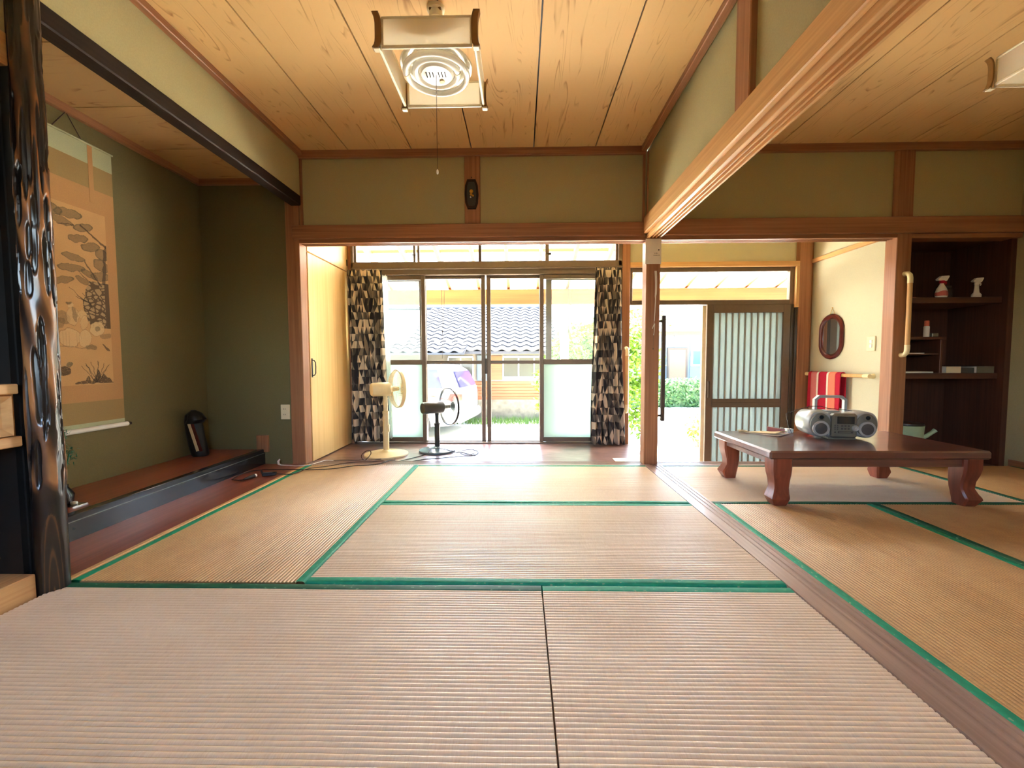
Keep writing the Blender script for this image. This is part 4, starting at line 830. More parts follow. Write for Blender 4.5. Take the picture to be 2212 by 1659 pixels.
def radio():
    o = empty('radio_cassette', (2.085, 2.84, TZ), 'silver portable stereo radio with twin speakers on the low table', 'radio', rz=R(-9))
    D0, D1 = -0.115, 0.105
    def pod(cx):
        rg = []
        for y, k in ((D0 + 0.004, 0.90), (D0 + 0.012, 1.0), (D0 + 0.10, 1.02), (D1 - 0.03, 0.96), (D1, 0.80)):
            ring = []
            for i in range(36):
                a = 2 * PI * i / 36; rx, rz = 0.068 * k, 0.083 * k
                ring.append((cx + rx * math.copysign(abs(math.cos(a)) ** 0.85, math.cos(a)), y, 0.096 + rz * math.copysign(abs(math.sin(a)) ** 0.85, math.sin(a))))
            rg.append(ring)
        MB().rings(rg).build('speaker_pod', 'silver_light', o, local=True, smooth=45)
        rg = []
        for y, k in ((D0 + 0.006, 0.92), (D0 - 0.002, 0.88), (D0 - 0.003, 0.84)):
            rg.append([(cx + 0.066 * k * math.cos(2 * PI * i / 36), y, 0.096 + 0.081 * k * math.sin(2 * PI * i / 36)) for i in range(36)])
        fc = MB().rings(rg).build('speaker_face', 'silver', o, local=True, smooth=40)
        MB().lathe([(0.046, 0.004), (0.050, -0.004), (0.048, -0.010), (0.043, -0.010)], (cx, D0 - 0.002, 0.070), 32, 'Y').build('speaker_ring', 'silver_light', o, local=True, smooth=True)
        MB().lathe([(0.002, -0.0125), (0.03, -0.0115), (0.0435, -0.008), (0.0435, 0.0)], (cx, D0 - 0.002, 0.070), 32, 'Y').build('speaker_grille', 'grille', o, local=True, smooth=True)
        MB().lathe([(0.019, 0.002), (0.022, -0.006), (0.017, -0.010), (0.013, -0.004)], (cx, D0 - 0.002, 0.143), 24, 'Y').build('tweeter_ring', 'silver', o, local=True, smooth=True)
        MB().lathe([(0.013, -0.001), (0.012, -0.007), (0.004, -0.009)], (cx + 0.002, D0 - 0.002, 0.143), 20, 'Y').build('tweeter', 'screen', o, local=True, smooth=True)
    pod(-0.132); pod(0.132)
    B(-0.098, 0.098, D0 + 0.01, D1 - 0.02, 0.008, 0.168, 0.02).build('body', 'silver_light', o, local=True)
    B(-0.072, 0.072, D0 - 0.022, D0 + 0.03, 0.012, 0.168, 0.012).build('front_panel', 'silver', o, local=True)
    yf = D0 - 0.022
    B(-0.048, 0.052, yf - 0.002, yf + 0.003, 0.104, 0.152, 0.003).build('display', 'screen', o, local=True)
    for r_ in range(2):
        for c_ in range(3): B(-0.024 + c_ * 0.0185, -0.012 + c_ * 0.0185, yf - 0.002, yf + 0.002, 0.068 + r_ * 0.018, 0.079 + r_ * 0.018, 0.001).build('button', 'button', o, local=True)
    for r_ in range(3):
        for c_ in range(2): B(-0.062 + c_ * 0.015, -0.055 + c_ * 0.015, yf - 0.0015, yf + 0.002, 0.066 + r_ * 0.012, 0.073 + r_ * 0.012, 0.001).build('button', 'button', o, local=True)
    MB().lathe([(0.019, 0.002), (0.019, -0.008), (0.015, -0.012), (0.010, -0.010), (0.008, -0.012)], (0.054, yf, 0.078), 24, 'Y').build('volume_knob', 'silver_light', o, local=True, smooth=True)
    B(-0.042, 0.046, yf - 0.0015, yf + 0.002, 0.044, 0.058, 0.002).build('tape_slot', 'button', o, local=True)
    B(-0.036, 0.030, yf - 0.003, yf + 0.001, 0.048, 0.053, 0.001).build('slot_bar', 'silver', o, local=True)
    MB().lathe([(0.004, 0.001), (0.004, -0.002)], (-0.058, yf, 0.050), 12, 'Y').build('jack', 'ink', o, local=True)
    B(-0.010, 0.016, yf - 0.001, yf + 0.002, 0.1575, 0.160).build('logo_mark', 'button', o, local=True)
    B(-0.085, 0.075, D0 + 0.0, D1 - 0.04, 0.0, 0.014, 0.003).build('base', 'silver', o, local=True)
    path = [(-0.098, 0.155), (-0.098, 0.245), (-0.070, 0.272), (0.070, 0.272), (0.098, 0.245), (0.098, 0.155)]
    inn = [(-0.082, 0.155), (-0.082, 0.240), (-0.064, 0.256), (0.064, 0.256), (0.082, 0.240), (0.082, 0.155)]
    h = MB()
    for k in range(5):
        a, b, c, d = path[k], path[k + 1], inn[k + 1], inn[k]
        h.add([(q[0], y, q[1]) for y in (0.035, 0.065) for q in (a, b, c, d)], [(0, 1, 2, 3), (7, 6, 5, 4), (0, 4, 5, 1), (2, 6, 7, 3), (1, 5, 6, 2), (0, 3, 7, 4)])
    h.build('handle', 'silver_light', o, local=True)
    MB().tube([(-0.222, 0.06, 0.004), (-0.236, 0.085, 0.06), (-0.245, 0.10, 0.135), (-0.20, 0.07, 0.165), (-0.12, 0.05, 0.195), (-0.07, 0.02, 0.20), (-0.02, 0.02, 0.185), (0.05, 0.0, 0.182), (0.10, -0.02, 0.176)], 0.0018, 6).build('aerial_wire', 'cord_black', o, local=True, smooth=True)
    B(-0.05, 0.03, -0.02, 0.05, 0.168, 0.176, 0.004).build('lid_catch', 'silver_light', o, local=True)
    return o
radio()
Z1 = TZ + 0.0005
def sheet(pts, z, lift, m, name, label, cat='paper'):
    mb = MB(); a, b, c, d = [Vector((*p, 0)) for p in pts]
    def f(u, v):
        p = a.lerp(b, u).lerp(d.lerp(c, u), v); p.z = z + lift * (u ** 2 * 0.6 + 0.4 * math.sin(PI * v) * u) + 0.0006; return p
    mb.grid(f, 10, 10); o = mb.build(name, m, smooth=True, recalc=False); s_ = o.modifiers.new('thick', 'SOLIDIFY'); s_.thickness = 0.0006; s_.offset = 1
    return tag(o, label, cat)
sheet([(1.585, 2.99), (1.715, 2.825), (1.865, 2.925), (1.735, 3.045)], Z1, 0.004, 'paper', 'paper_sheet', 'white sheet of paper under the brown envelope on the table')
sheet([(1.60, 2.995), (1.722, 2.845), (1.845, 2.928), (1.728, 3.035)], Z1 + 0.004, 0.022, 'kraft', 'envelope', 'brown paper envelope on top of the white sheet', 'envelope')
def bag():   # upright crumpled pouch standing behind the papers
    mb = MB(); A, D, Nn = Vector((1.765, 3.047, 0)), Vector((0.098, -0.083, 0)), Vector((0.646, 0.763, 0)); rg = []
    for k in range(15):
        v = k / 14; ring = []; th = 0.011 * (1 - 0.75 * v) * (1 if k else 0.7)
        for i in range(40):
            a = 2 * PI * i / 40; t = 0.5 + 0.5 * math.cos(a) * (1 - 0.06 * v)
            w = th * math.sin(a) + 0.0022 * math.sin(i * 1.9 + k * 0.8) * math.sin(PI * v)
            p = A + D * t + Nn * (w + 0.009 - 0.004 * v); p.z = Z1 + 0.0005 + (0.043 - 0.012 * t + 0.004 * math.sin(t * 11)) * v; ring.append(p)
        rg.append(ring)
    mb.rings(rg, True, True, False); o = mb.build('plastic_bag', 'clear', smooth=50, recalc=False); return tag(o, 'crumpled clear plastic bag standing behind the papers beside the radio', 'bag')
bag()
lm = MB(); lm.grid(lambda u, v: Vector((1.772 + 0.084 * u, 3.0505 - 0.071 * u, 0)) + Vector((0.646, 0.763, 0)) * (0.0015 * math.sin(u * 7) * v) + Vector((0, 0, Z1 + 0.001 + (0.034 - 0.010 * u) * v)), 12, 6)
_lf = lm.build('leaflet', 'pink', smooth=True, recalc=False); _ls = _lf.modifiers.new('thick', 'SOLIDIFY'); _ls.thickness = 0.0006
tag(_lf, 'pinkish printed leaflet inside the plastic bag', 'leaflet')
tw = MB(); pts = [(1.575 + 0.030 * math.cos(a) * (1 + 0.25 * math.sin(a * 0.37)), 3.0 + 0.022 * math.sin(a), Z1 + 0.003 + 0.012 * (0.5 + 0.5 * math.sin(a * 0.53))) for a in [k * 0.35 for k in range(56)]]
tw.tube(pts, 0.0022, 6); tag(tw.build('twine', 'kraft', smooth=True), 'small tangle of pale twine on the table edge', 'twine')
tag(B(1.882, 1.922, 2.988, 3.032, TZ, TZ + 0.026, 0.003).build('small_box', 'white'), 'small white box tucked beside the radio', 'box')

# ------------------------------------------------------------------ pendant lamps
def pendant(cx, cy_, zb, w, d, label, z_top, pull=True, h=0.13):
    o = empty('pendant_lamp', (cx, cy_, zb), label, 'lamp', 'square paper pendant lamps')
    x0, x1, y0, y1 = cx - w / 2, cx + w / 2, cy_ - d / 2, cy_ + d / 2; zt = zb + h
    for (a, b, c, e) in ((x0 + 0.012, x1 - 0.012, y0, y0 + 0.004), (x0 + 0.012, x1 - 0.012, y1 - 0.004, y1), (x0, x0 + 0.004, y0 + 0.012, y1 - 0.012), (x1 - 0.004, x1, y0 + 0.012, y1 - 0.012)):
        pn = B(a, b, c, e, zb + 0.012, zt - 0.008).build('shade_panel', 'shade', o)
        g = 0.004
        fm = MB()
        if b - a > e - c:
            fm.box(a, b, c - g, e + g, zb, zb + 0.014, 0.003).box(a, b, c - g, e + g, zt - 0.010, zt, 0.003)
            fm.box(a, a + 0.010, c - g * 0.6, e + g * 0.6, zb + 0.014, zt - 0.010).box(b - 0.010, b, c - g * 0.6, e + g * 0.6, zb + 0.014, zt - 0.010)
        else:
            fm.box(a - g, b + g, c, e, zb, zb + 0.014, 0.003).box(a - g, b + g, c, e, zt - 0.010, zt, 0.003)
            fm.box(a - g * 0.6, b + g * 0.6, c, c + 0.010, zb + 0.014, zt - 0.010).box(a - g * 0.6, b + g * 0.6, e - 0.010, e, zb + 0.014, zt - 0.010)
        fm.build('panel_frame', 'shade_frame', pn)
    for sx, X in ((-1, x0), (1, x1)):
        for sy, Y in ((-1, y0), (1, y1)):
            def cf(u, v, sx=sx, sy=sy, X=X, Y=Y):
                s = (u - 0.5) * 2; ex = 0.026
                # outward flaring L-shaped corner plate
                px = X + sx * 0.010 + (-sx * ex * max(0, -s) if s < 0 else 0); py = Y + sy * 0.010 + (-sy * ex * max(0, s) if s > 0 else 0)
                fl = 0.010 * (2 * v - 1) ** 4
                return (px + sx * fl, py + sy * fl, zb - 0.006 + (h + 0.014) * v)
            q = MB().grid(cf, 8, 10).build('corner_plate', 'lampwood', o, smooth=70, recalc=False); sm = q.modifiers.new('thick', 'SOLIDIFY'); sm.thickness = 0.004; sm.offset = 0
            B(X + sx * 0.004 - 0.013, X + sx * 0.004 + 0.013, Y + sy * 0.004 - 0.013, Y + sy * 0.004 + 0.013, zb - 0.010, zb - 0.002, 0.002).build('corner_cap', 'shade_frame', o)
    MB().lathe([(0.10, 0.062), (0.165, 0.058), (0.168, 0.064), (0.10, 0.10), (0.055, 0.112), (0.02, 0.114)], (cx, cy_, zb), 40).build('reflector', 'reflector', o, smooth=True)
    B(cx - 0.012, cx + 0.012, y0, y1, zt - 0.012, zt - 0.004).build('cross_bar', 'shade_frame', o)
    for r_, z in ((0.142, 0.030), (0.098, 0.036)):
        MB().tube([(cx + r_ * math.cos(2 * PI * k / 48), cy_ + r_ * math.sin(2 * PI * k / 48), zb + z) for k in range(48)], 0.0145, 12, True).build('ring_tube', 'tube', o, smooth=True)
        MB().tube([(cx + r_ * math.cos(t), cy_ + r_ * math.sin(t), zb + z) for t in (PI * 0.97, PI, PI * 1.03)] if r_ > 0.1 else [(cx + r_ * math.cos(t), cy_ + r_ * math.sin(t), zb + z) for t in (-0.06, 0, 0.06)], 0.0165, 12).build('tube_cap', 'shade_frame', o, smooth=True)
    hb = MB().lathe([(0.012, 0.020), (0.070, 0.022), (0.082, 0.034), (0.080, 0.062), (0.03, 0.066)], (cx, cy_, zb), 36).build('ballast_cover', 'reflector', o, smooth=True)
    for k in range(6):
        x = cx - 0.046 + k * 0.015 + (0.012 if k > 2 else 0); B(x, x + 0.004, cy_ - 0.030, cy_ + 0.004, zb + 0.0185, zb + 0.024).build('vent_slot', 'ink', hb)
    MB().lathe([(0.006, 0.014), (0.013, 0.015), (0.014, 0.023)], (cx + 0.02, cy_ + 0.035, zb), 16).build('night_bulb', 'ivory', hb, smooth=True)
    MB().tube([(cx, cy_, zt - 0.02), (cx, cy_, z_top - 0.02)], 0.004, 8).build('cord', 'cord_brown', o, smooth=True)
    MB().lathe([(0.022, -0.052), (0.030, -0.05), (0.032, -0.02), (0.040, -0.016), (0.042, 0.0)], (cx, cy_, z_top), 24).build('ceiling_rose', 'shade_frame', o, smooth=True)
    B(cx - 0.028, cx + 0.028, cy_ - 0.028, cy_ + 0.028, z_top - 0.026, z_top, 0.004).build('socket_block', 'lampwood', o)
    if pull:
        ps = MB().tube([(cx, cy_ - 0.01, zb + 0.02), (cx, cy_ - 0.01, 1.735)], 0.0012, 6).build('pull_cord', 'cord_brown', o, smooth=True)
        MB().lathe([(0.0015, 0.012), (0.005, 0.006), (0.0055, -0.004), (0.003, -0.010)], (cx, cy_ - 0.01, 1.728), 12).build('pull_knob', 'white', ps, smooth=True)
    return o
pendant(-0.392, 2.055, 2.15, 0.41, 0.42, 'square white pendant lamp with brown corners and pull cord in the main room', 2.48)
pendant(2.455, 1.915, 2.12, 0.42, 0.42, 'square pale pendant lamp hanging in the table room', 2.48, False)

# ------------------------------------------------------------------ electric fans
def fan(name_, label, x, y, zf, body, basem, wire, rimm, head_z, dirv, R0, pole_r, pole_top, base_r, motor_len, motor_r, blade, offset, rim_w):
    o = empty('electric_fan', (x, y, zf), label, 'fan', 'electric fans on the veranda')
    MB().lathe([(base_r * 0.98, 0.0), (base_r, 0.008), (base_r * 0.985, 0.018), (base_r * 0.85, 0.026), (base_r * 0.4, 0.032), (pole_r * 1.6, 0.040), (pole_r * 1.15, 0.052), (pole_r * 0.5, 0.053)], (0, 0, 0), 48).build('base', basem, o, local=True, smooth=True)
    MB().tube([(0, 0, 0.04), (0, 0, pole_top * 0.72)], pole_r, 20).build('pole', body, o, local=True, smooth=True)
    MB().tube([(0, 0, pole_top * 0.70), (0, 0, pole_top + 0.02)], pole_r * 0.72, 20).build('inner_pole', body, o, local=True, smooth=True)
    MB().lathe([(pole_r * 1.0, -0.012), (pole_r * 1.12, -0.008), (pole_r * 1.12, 0.012), (pole_r * 0.8, 0.018)], (0, 0, pole_top * 0.72), 20).build('collar', body, o, local=True, smooth=True)
    if offset: B(0.014, 0.034, -0.012, 0.012, pole_top * 0.40, pole_top * 0.52, 0.004).build('remote_hook', body, o, local=True)
    ang = math.atan2(dirv[1], dirv[0]); mt = Matrix.Translation((0, 0, head_z)) @ Matrix.Rotation(ang, 4, 'Z')
    MB().prism([(-0.016, -0.075), (0.014, -0.075), (0.02, -0.02), (0.0, 0.0), (-0.02, -0.02)], 'Y', -0.012, 0.012).xf(mt).build('neck', body, o, local=True)
    m0 = -0.125 if offset else -0.15; m1 = m0 + motor_len
    MB().lathe([(motor_r * 0.35, m0 - 0.004), (motor_r * 0.85, m0), (motor_r * 0.98, m0 + 0.014), (motor_r, m0 + motor_len * 0.5), (motor_r * 1.02, m1 - 0.01), (motor_r * 0.9, m1), (motor_r * 0.3, m1 + 0.002)], (0, 0, 0), 28, 'X').xf(mt).build('motor_housing', body, o, local=True, smooth=True)
    gx = m1 + (0.075 if offset else 0.070)
    MB().tube([(m1, 0, 0), (gx + 0.01, 0, 0)], [motor_r * 0.45, motor_r * 0.3], 14).xf(mt).build('hub', 'silver' if not offset else body, o, local=True, smooth=True)
    def ring(r, xx, t, n=56): return MB().tube([(xx, r * math.cos(2 * PI * k / n), r * math.sin(2 * PI * k / n)) for k in range(n)], t, 8, True)
    rim = MB()
    rim.rings([[(gx + dx, rr * math.cos(2 * PI * k / 56), rr * math.sin(2 * PI * k / 56)) for k in range(56)] for dx, rr in ((-rim_w, R0 - 0.009), (-rim_w, R0), (rim_w, R0), (rim_w, R0 - 0.009), (-rim_w, R0 - 0.009))], True, False, False)
    rim.xf(mt).build('guard_rim', rimm, o, local=True, smooth=50)
    for sgn, nm in ((-1, 'rear_guard'), (1, 'front_guard')):
        gd = MB(); nw = 54
        for k in range(nw):
            a = 2 * PI * k / nw; r0 = motor_r * 1.0 if sgn < 0 else 0.035; pts = []
            for t in range(7):
                r = r0 + (R0 - 0.003 - r0) * t / 6; bulge = (0.068 if sgn < 0 else 0.045) * math.sqrt(max(0, 1 - (r / R0) ** 2.2))
                pts.append((gx + sgn * bulge, r * math.cos(a), r * math.sin(a)))
            gd.tube(pts, 0.0016, 4)
        for r in (0.30, 0.62): 
            bl = (0.068 if sgn < 0 else 0.045) * math.sqrt(1 - r ** 2.2); gd.tube([(gx + sgn * bl, R0 * r * math.cos(2 * PI * k / 40), R0 * r * math.sin(2 * PI * k / 40)) for k in range(40)], 0.0011, 4, True)
        gd.xf(mt).build(nm, wire, o, local=True, smooth=True)
    MB().lathe([(0.037, 0.043), (0.036, 0.049), (0.01, 0.052)], (gx, 0, 0), 24, 'X').xf(mt).build('badge', body, o, local=True, smooth=True)
    for k in range(3 if offset else 4):
        a0 = 2 * PI * k / (3 if offset else 4) + 0.4
        def bf(u, v, a0=a0):
            r = 0.03 + (R0 - 0.045) * v; a = a0 + (u - 0.5) * (1.25 if v > 0.15 else 0.7) + 0.25 * v; return (gx - 0.012 + 0.030 * (u - 0.5) * (0.4 + v), r * math.cos(a), r * math.sin(a))
        q = MB().grid(bf, 10, 8).xf(mt).build('blade', blade, o, local=True, smooth=70, recalc=False)
    return o
fan('a', 'cream upright electric fan standing beside the curtain', -1.222, 3.775, -0.02, 'cream', 'cream', 'wire_cream', 'cream', 0.602, (0.80, 0.60), 0.176, 0.026, 0.54, 0.195, 0.165, 0.062, 'clear', True, 0.014)
fan('b', 'charcoal electric fan with slate base on the veranda', -0.79, 3.945, -0.02, 'fan_black', 'fan_blue', 'wire_grey', 'fan_black', 0.418, (0.76, 0.65), 0.182, 0.025, 0.355, 0.172, 0.21, 0.057, 'clear', False, 0.008)

# cords on the floor ---------------------------------------------------------
def smooth_path(pts, n=6):
    pts = [Vector(p) for p in pts]; out = []
    for i in range(len(pts) - 1):
        p0, p1, p2, p3 = pts[max(i - 1, 0)], pts[i], pts[i + 1], pts[min(i + 2, len(pts) - 1)]
        for k in range(n):
            t = k / n; out.append(0.5 * ((2 * p1) + (p2 - p0) * t + (2 * p0 - 5 * p1 + 4 * p2 - p3) * t * t + (3 * p1 - p0 - 3 * p2 + p3) * t ** 3))
    return out + [pts[-1]]
def cord(pts, r, m, parent, name='cable'): return MB().tube(smooth_path(pts), r, 6).build(name, m, parent, smooth=True)
z = 0.0062
c1 = empty('power_cord', (-1.4, 3.3, 0.0), 'dark power cord running from the charcoal fan over the threshold to the alcove board', 'cord')
cord([(-2.032, 2.885, z), (-2.061, 3.046, z), (-2.002, 3.14, z), (-1.808, 3.163, z), (-1.634, 3.154, z), (-1.563, 3.161, z), (-1.445, 3.191, z), (-1.327, 3.275, z), (-1.219, 3.30, z), (-1.141, 3.345, z), (-1.094, 3.459, z), (-1.04, 3.51, -0.012), (-1.0, 3.57, -0.015), (-0.92, 3.70, -0.0162), (-0.868, 3.792, -0.0162)], 0.0034, 'cord_black', c1)
cord([(-2.032, 2.885, z), (-1.974, 2.865, z), (-1.935, 2.868, z + 0.004)], 0.0034, 'cord_black', c1)
MB().tube([(-1.935, 2.868, 0.012), (-1.922, 2.915, 0.015), (-1.912, 2.95, 0.015)], [0.006, 0.012, 0.013], 12).build('plug', 'cord_black', c1, smooth=True)
MB().tube([(-1.912, 2.950, 0.015), (-1.908, 2.962, 0.015)], 0.0125, 12).build('plug_collar', 'white', c1, smooth=True)
c2 = empty('extension_cord', (-1.6, 3.15, 0.0), 'dark extension cord with a black socket block lying on the alcove board', 'cord')
MB().box(-0.047, 0.047, -0.016, 0.016, 0, 0.024, 0.005).xf(Matrix.Translation((-1.832, 2.998, 0.003)) @ Matrix.Rotation(R(20), 4, 'Z')).build('socket_block', 'cord_black', c2)
MB().box(-0.040, 0.020, -0.009, 0.009, 0.024, 0.026).xf(Matrix.Translation((-1.832, 2.998, 0.003)) @ Matrix.Rotation(R(20), 4, 'Z')).build('socket_face', 'silver', c2)
cord([(-1.875, 2.985, 0.014), (-1.91, 3.03, 0.03), (-1.93, 3.06, 0.018), (-1.915, 3.04, 0.01)], 0.006, 'cord_black', c2)
cord([(-1.79, 3.014, 0.012), (-1.689, 3.03, z), (-1.662, 3.10, z), (-1.640, 3.130, 0.0135), (-1.605, 3.180, 0.0135), (-1.526, 3.266, z), (-1.443, 3.350, z), (-1.36, 3.395, z), (-1.24, 3.415, z), (-1.165, 3.448, z), (-1.125, 3.488, -0.010), (-1.085, 3.555, -0.0166), (-1.098, 3.625, -0.0166)], 0.0032, 'cord_brown', c2)
c3 = empty('fan_cord', (-1.35, 3.5, -0.02), 'brown and white looped cord of the cream fan crossing the threshold', 'cord')
cord([(-1.20, 3.59, -0.012), (-1.27, 3.52, -0.005), (-1.305, 3.45, 0.012), (-1.32, 3.43, 0.05), (-1.29, 3.44, 0.085), (-1.255, 3.45, 0.09), (-1.25, 3.45, 0.06), (-1.29, 3.44, 0.015), (-1.33, 3.48, 0.006), (-1.414, 3.547, -0.012), (-1.525, 3.56, -0.015), (-1.60, 3.53, -0.012)], 0.0032, 'cord_brown', c3)
cord([(-1.60, 3.53, -0.012), (-1.645, 3.49, 0.0), (-1.66, 3.40, z), (-1.69, 3.32, z), (-1.705, 3.293, z), (-1.782, 3.273, z), (-1.837, 3.284, z), (-1.926, 3.303, z)], 0.0032, 'white', c3, 'white_cable')
MB().tube([(-1.926, 3.303, 0.008), (-1.945, 3.31, 0.012), (-1.955, 3.325, 0.03), (-1.948, 3.335, 0.045)], [0.005, 0.008, 0.009, 0.006], 10).build('plug', 'white', c3, smooth=True)
c4 = empty('fan_cord', (-0.6, 3.85, -0.02), 'thin dark cord coiled beside the slate base of the charcoal fan', 'cord')
cord([(-0.839, 3.783, 0.004), (-0.84, 3.85, 0.0145), (-0.79, 3.885, 0.021), (-0.70, 3.87, 0.0135), (-0.640, 3.86, 0.003), (-0.600, 3.875, -0.0155), (-0.574, 3.90, -0.0165), (-0.477, 3.81, -0.016), (-0.416, 3.76, -0.016), (-0.396, 3.888, -0.016), (-0.453, 3.996, -0.016), (-0.534, 3.985, -0.016), (-0.57, 3.914, -0.013), (-0.518, 3.784, -0.016), (-0.424, 3.80, -0.013), (-0.44, 3.74, -0.016), (-0.512, 3.725, -0.016), (-0.602, 3.686, -0.016), (-0.703, 3.648, -0.016), (-0.802, 3.615, -0.016), (-0.886, 3.56, -0.016), (-0.95, 3.49, -0.0155)], 0.0034, 'cord_black', c4)
lf = empty('floor_leaflet', (0.93, 3.61, -0.02), 'white leaflet with green print lying on the veranda floor by the threshold', 'leaflet')
B(0.80, 1.045, 3.525, 3.665, -0.0195, -0.0182).build('sheet', 'paper', lf)
for k in range(5): B(0.86 + k * 0.032, 0.882 + k * 0.032, 3.545, 3.63, -0.0182, -0.0178).build('print_block', 'can', lf)

# ------------------------------------------------------------------ things in the alcove
def scroll():
    o = empty('hanging_scroll', (-2.54, 2.386, 0.42), 'hanging scroll with ink painting of pine tree and figures in the alcove', 'scroll')
    xf_ = -2.546; y0, y1 = 2.127, 2.645
    B(xf_, xf_ + 0.0015, y0, y1, 2.0, 2.112).build('top_band', 'scrollgreen', o)
    B(xf_, xf_ + 0.0014, y0, y1, 1.86, 2.0).build('upper_field', 'scrolltan', o)
    B(xf_, xf_ + 0.0012, y0, y1, 0.60, 1.86).build('mounting', 'scrollcloth', o)
    B(xf_, xf_ + 0.0014, y0, y1, 0.47, 0.60).build('lower_field', 'scrolltan', o)
    B(xf_, xf_ + 0.0015, y0, y1, 0.44, 0.475).build('bottom_band', 'scrollgreen', o)
    for yy in (2.258, 2.512): B(xf_ + 0.0015, xf_ + 0.0025, yy - 0.014, yy + 0.014, 1.78, 2.11).build('ribbon', 'scrollcloth', o)
    MB().tube([(xf_ + 0.006, y0 - 0.004, 2.114), (xf_ + 0.006, y1 + 0.004, 2.114)], 0.006, 10).build('top_rod', 'scrollgreen', o, smooth=True)
    MB().tube([(xf_ + 0.012, y0 - 0.005, 0.438), (xf_ + 0.012, y1 + 0.005, 0.438)], 0.014, 14).build('roller', 'paper', o, smooth=True)
    MB().tube([(xf_ + 0.012, y0 - 0.028, 0.438), (xf_ + 0.012, y0 - 0.004, 0.438)], 0.0095, 12).tube([(xf_ + 0.012, y1 + 0.004, 0.438), (xf_ + 0.012, y1 + 0.028, 0.438)], 0.0095, 12).build('roller_knobs', 'darkY', o, smooth=True)
    MB().tube([(xf_ + 0.006, 2.31, 2.12), (xf_ + 0.006, 2.386, 2.232), (xf_ + 0.006, 2.462, 2.12)], 0.003, 6).build('hanging_cord', 'cord_brown', o, smooth=True)
    MB().tube([(-2.552, 2.386, 2.236), (-2.528, 2.386, 2.24)], 0.004, 8).build('nail', 'gold', o, smooth=True)
    # painting: colour per vertex
    nu, nv = 170, 430; py0, py1, pz0, pz1 = 2.190, 2.583, 0.70, 1.722
    rnd = random.Random(12); tan = lin(196, 152, 100); dk = lin(58, 50, 42); md = lin(112, 92, 66); pale = lin(206, 172, 124); gr = lin(92, 86, 64)
    def ell(u, v, cu, cv, ru, rv, a=0.0):
        x, y = (u - cu), (v - cv) * 2.6; c, s = math.cos(a), math.sin(a); x, y = x * c + y * s, -x * s + y * c
        return (x / ru) ** 2 + (y / (rv * 2.6)) ** 2
    from mathutils import noise as NZ
    def nz(x, y, k=0.0): return NZ.noise(Vector((x, y, k)))
    leafs = [(0.12, 0.045, 0.27, 0.034, 0.1), (0.46, 0.050, 0.20, 0.026, -0.1), (0.66, 0.105, 0.15, 0.022, -0.3), (0.36, 0.10, 0.17, 0.020, 0.1), (0.58, 0.175, 0.15, 0.022, -0.2), (0.76, 0.205, 0.15, 0.026, -0.3), (0.92, 0.235, 0.10, 0.034, 0.2), (0.50, 0.285, 0.17, 0.020, 0.1), (0.90, 0.30, 0.13, 0.034, 0.3), (0.46, 0.345, 0.20, 0.021, -0.1), (0.72, 0.365, 0.13, 0.020, 0.4), (0.88, 0.365, 0.15, 0.026, -0.2), (0.30, 0.425, 0.19, 0.019, -0.25), (0.60, 0.405, 0.10, 0.017, 0.4), (0.12, 0.385, 0.12, 0.018, 0.1)]
    limbs = ((0.62, 0.095, 0.98, 0.185, 0.018), (0.98, 0.18, 0.93, 0.40, 0.030), (0.66, 0.30, 0.88, 0.42, 0.016), (0.56, 0.36, 0.74, 0.42, 0.008), (0.42, 0.455, 0.62, 0.52, 0.007), (0.50, 0.50, 0.72, 0.535, 0.008), (0.60, 0.475, 0.74, 0.56, 0.009), (0.30, 0.12, 0.52, 0.105, 0.007))
    def pix(u, v):
        c = list(tan[:3]); tone = 1.0 + 0.07 * nz(u * 5, v * 12); c = [q * tone for q in c]
        def over(k, a):
            for i in range(3): c[i] = c[i] * (1 - a) + k[i] * a
        uw = u + 0.020 * nz(u * 14, v * 36, 3); vw = v + 0.007 * nz(u * 14, v * 36, 7); st = nz(u * 60, v * 150, 1)
        for q in leafs:
            e = ell(uw, vw, *q)
            if e < 1.0: over(md if st > -0.1 else gr, 0.62 + 0.25 * (e > 0.75))
        lft = 0.70 - 0.10 * math.sin((v - 0.40) * 9) + 0.26 * max(0, v - 0.56) * 3
        if 0.40 < v < 0.668 and uw > lft:
            cu, cv = u * 13, v * 40; d1, d2 = NZ.voronoi(Vector((cu, cv, 0.0)))[0][:2]; over(dk, 0.85)
            if d2 - d1 > 0.16 and u < 0.93: over(pale, 0.55)
        for (a0, b0, a1, b1, w) in limbs:
            dx, dy = a1 - a0, (b1 - b0); L2 = dx * dx + dy * dy; s = max(0, min(1, ((uw - a0) * dx + (vw - b0) * dy) / L2)); d = math.hypot(uw - a0 - s * dx, (vw - b0 - s * dy) * 2.6)
            if d < w * (1 - 0.5 * (1 - s) * 0.6): over(dk, 0.72)
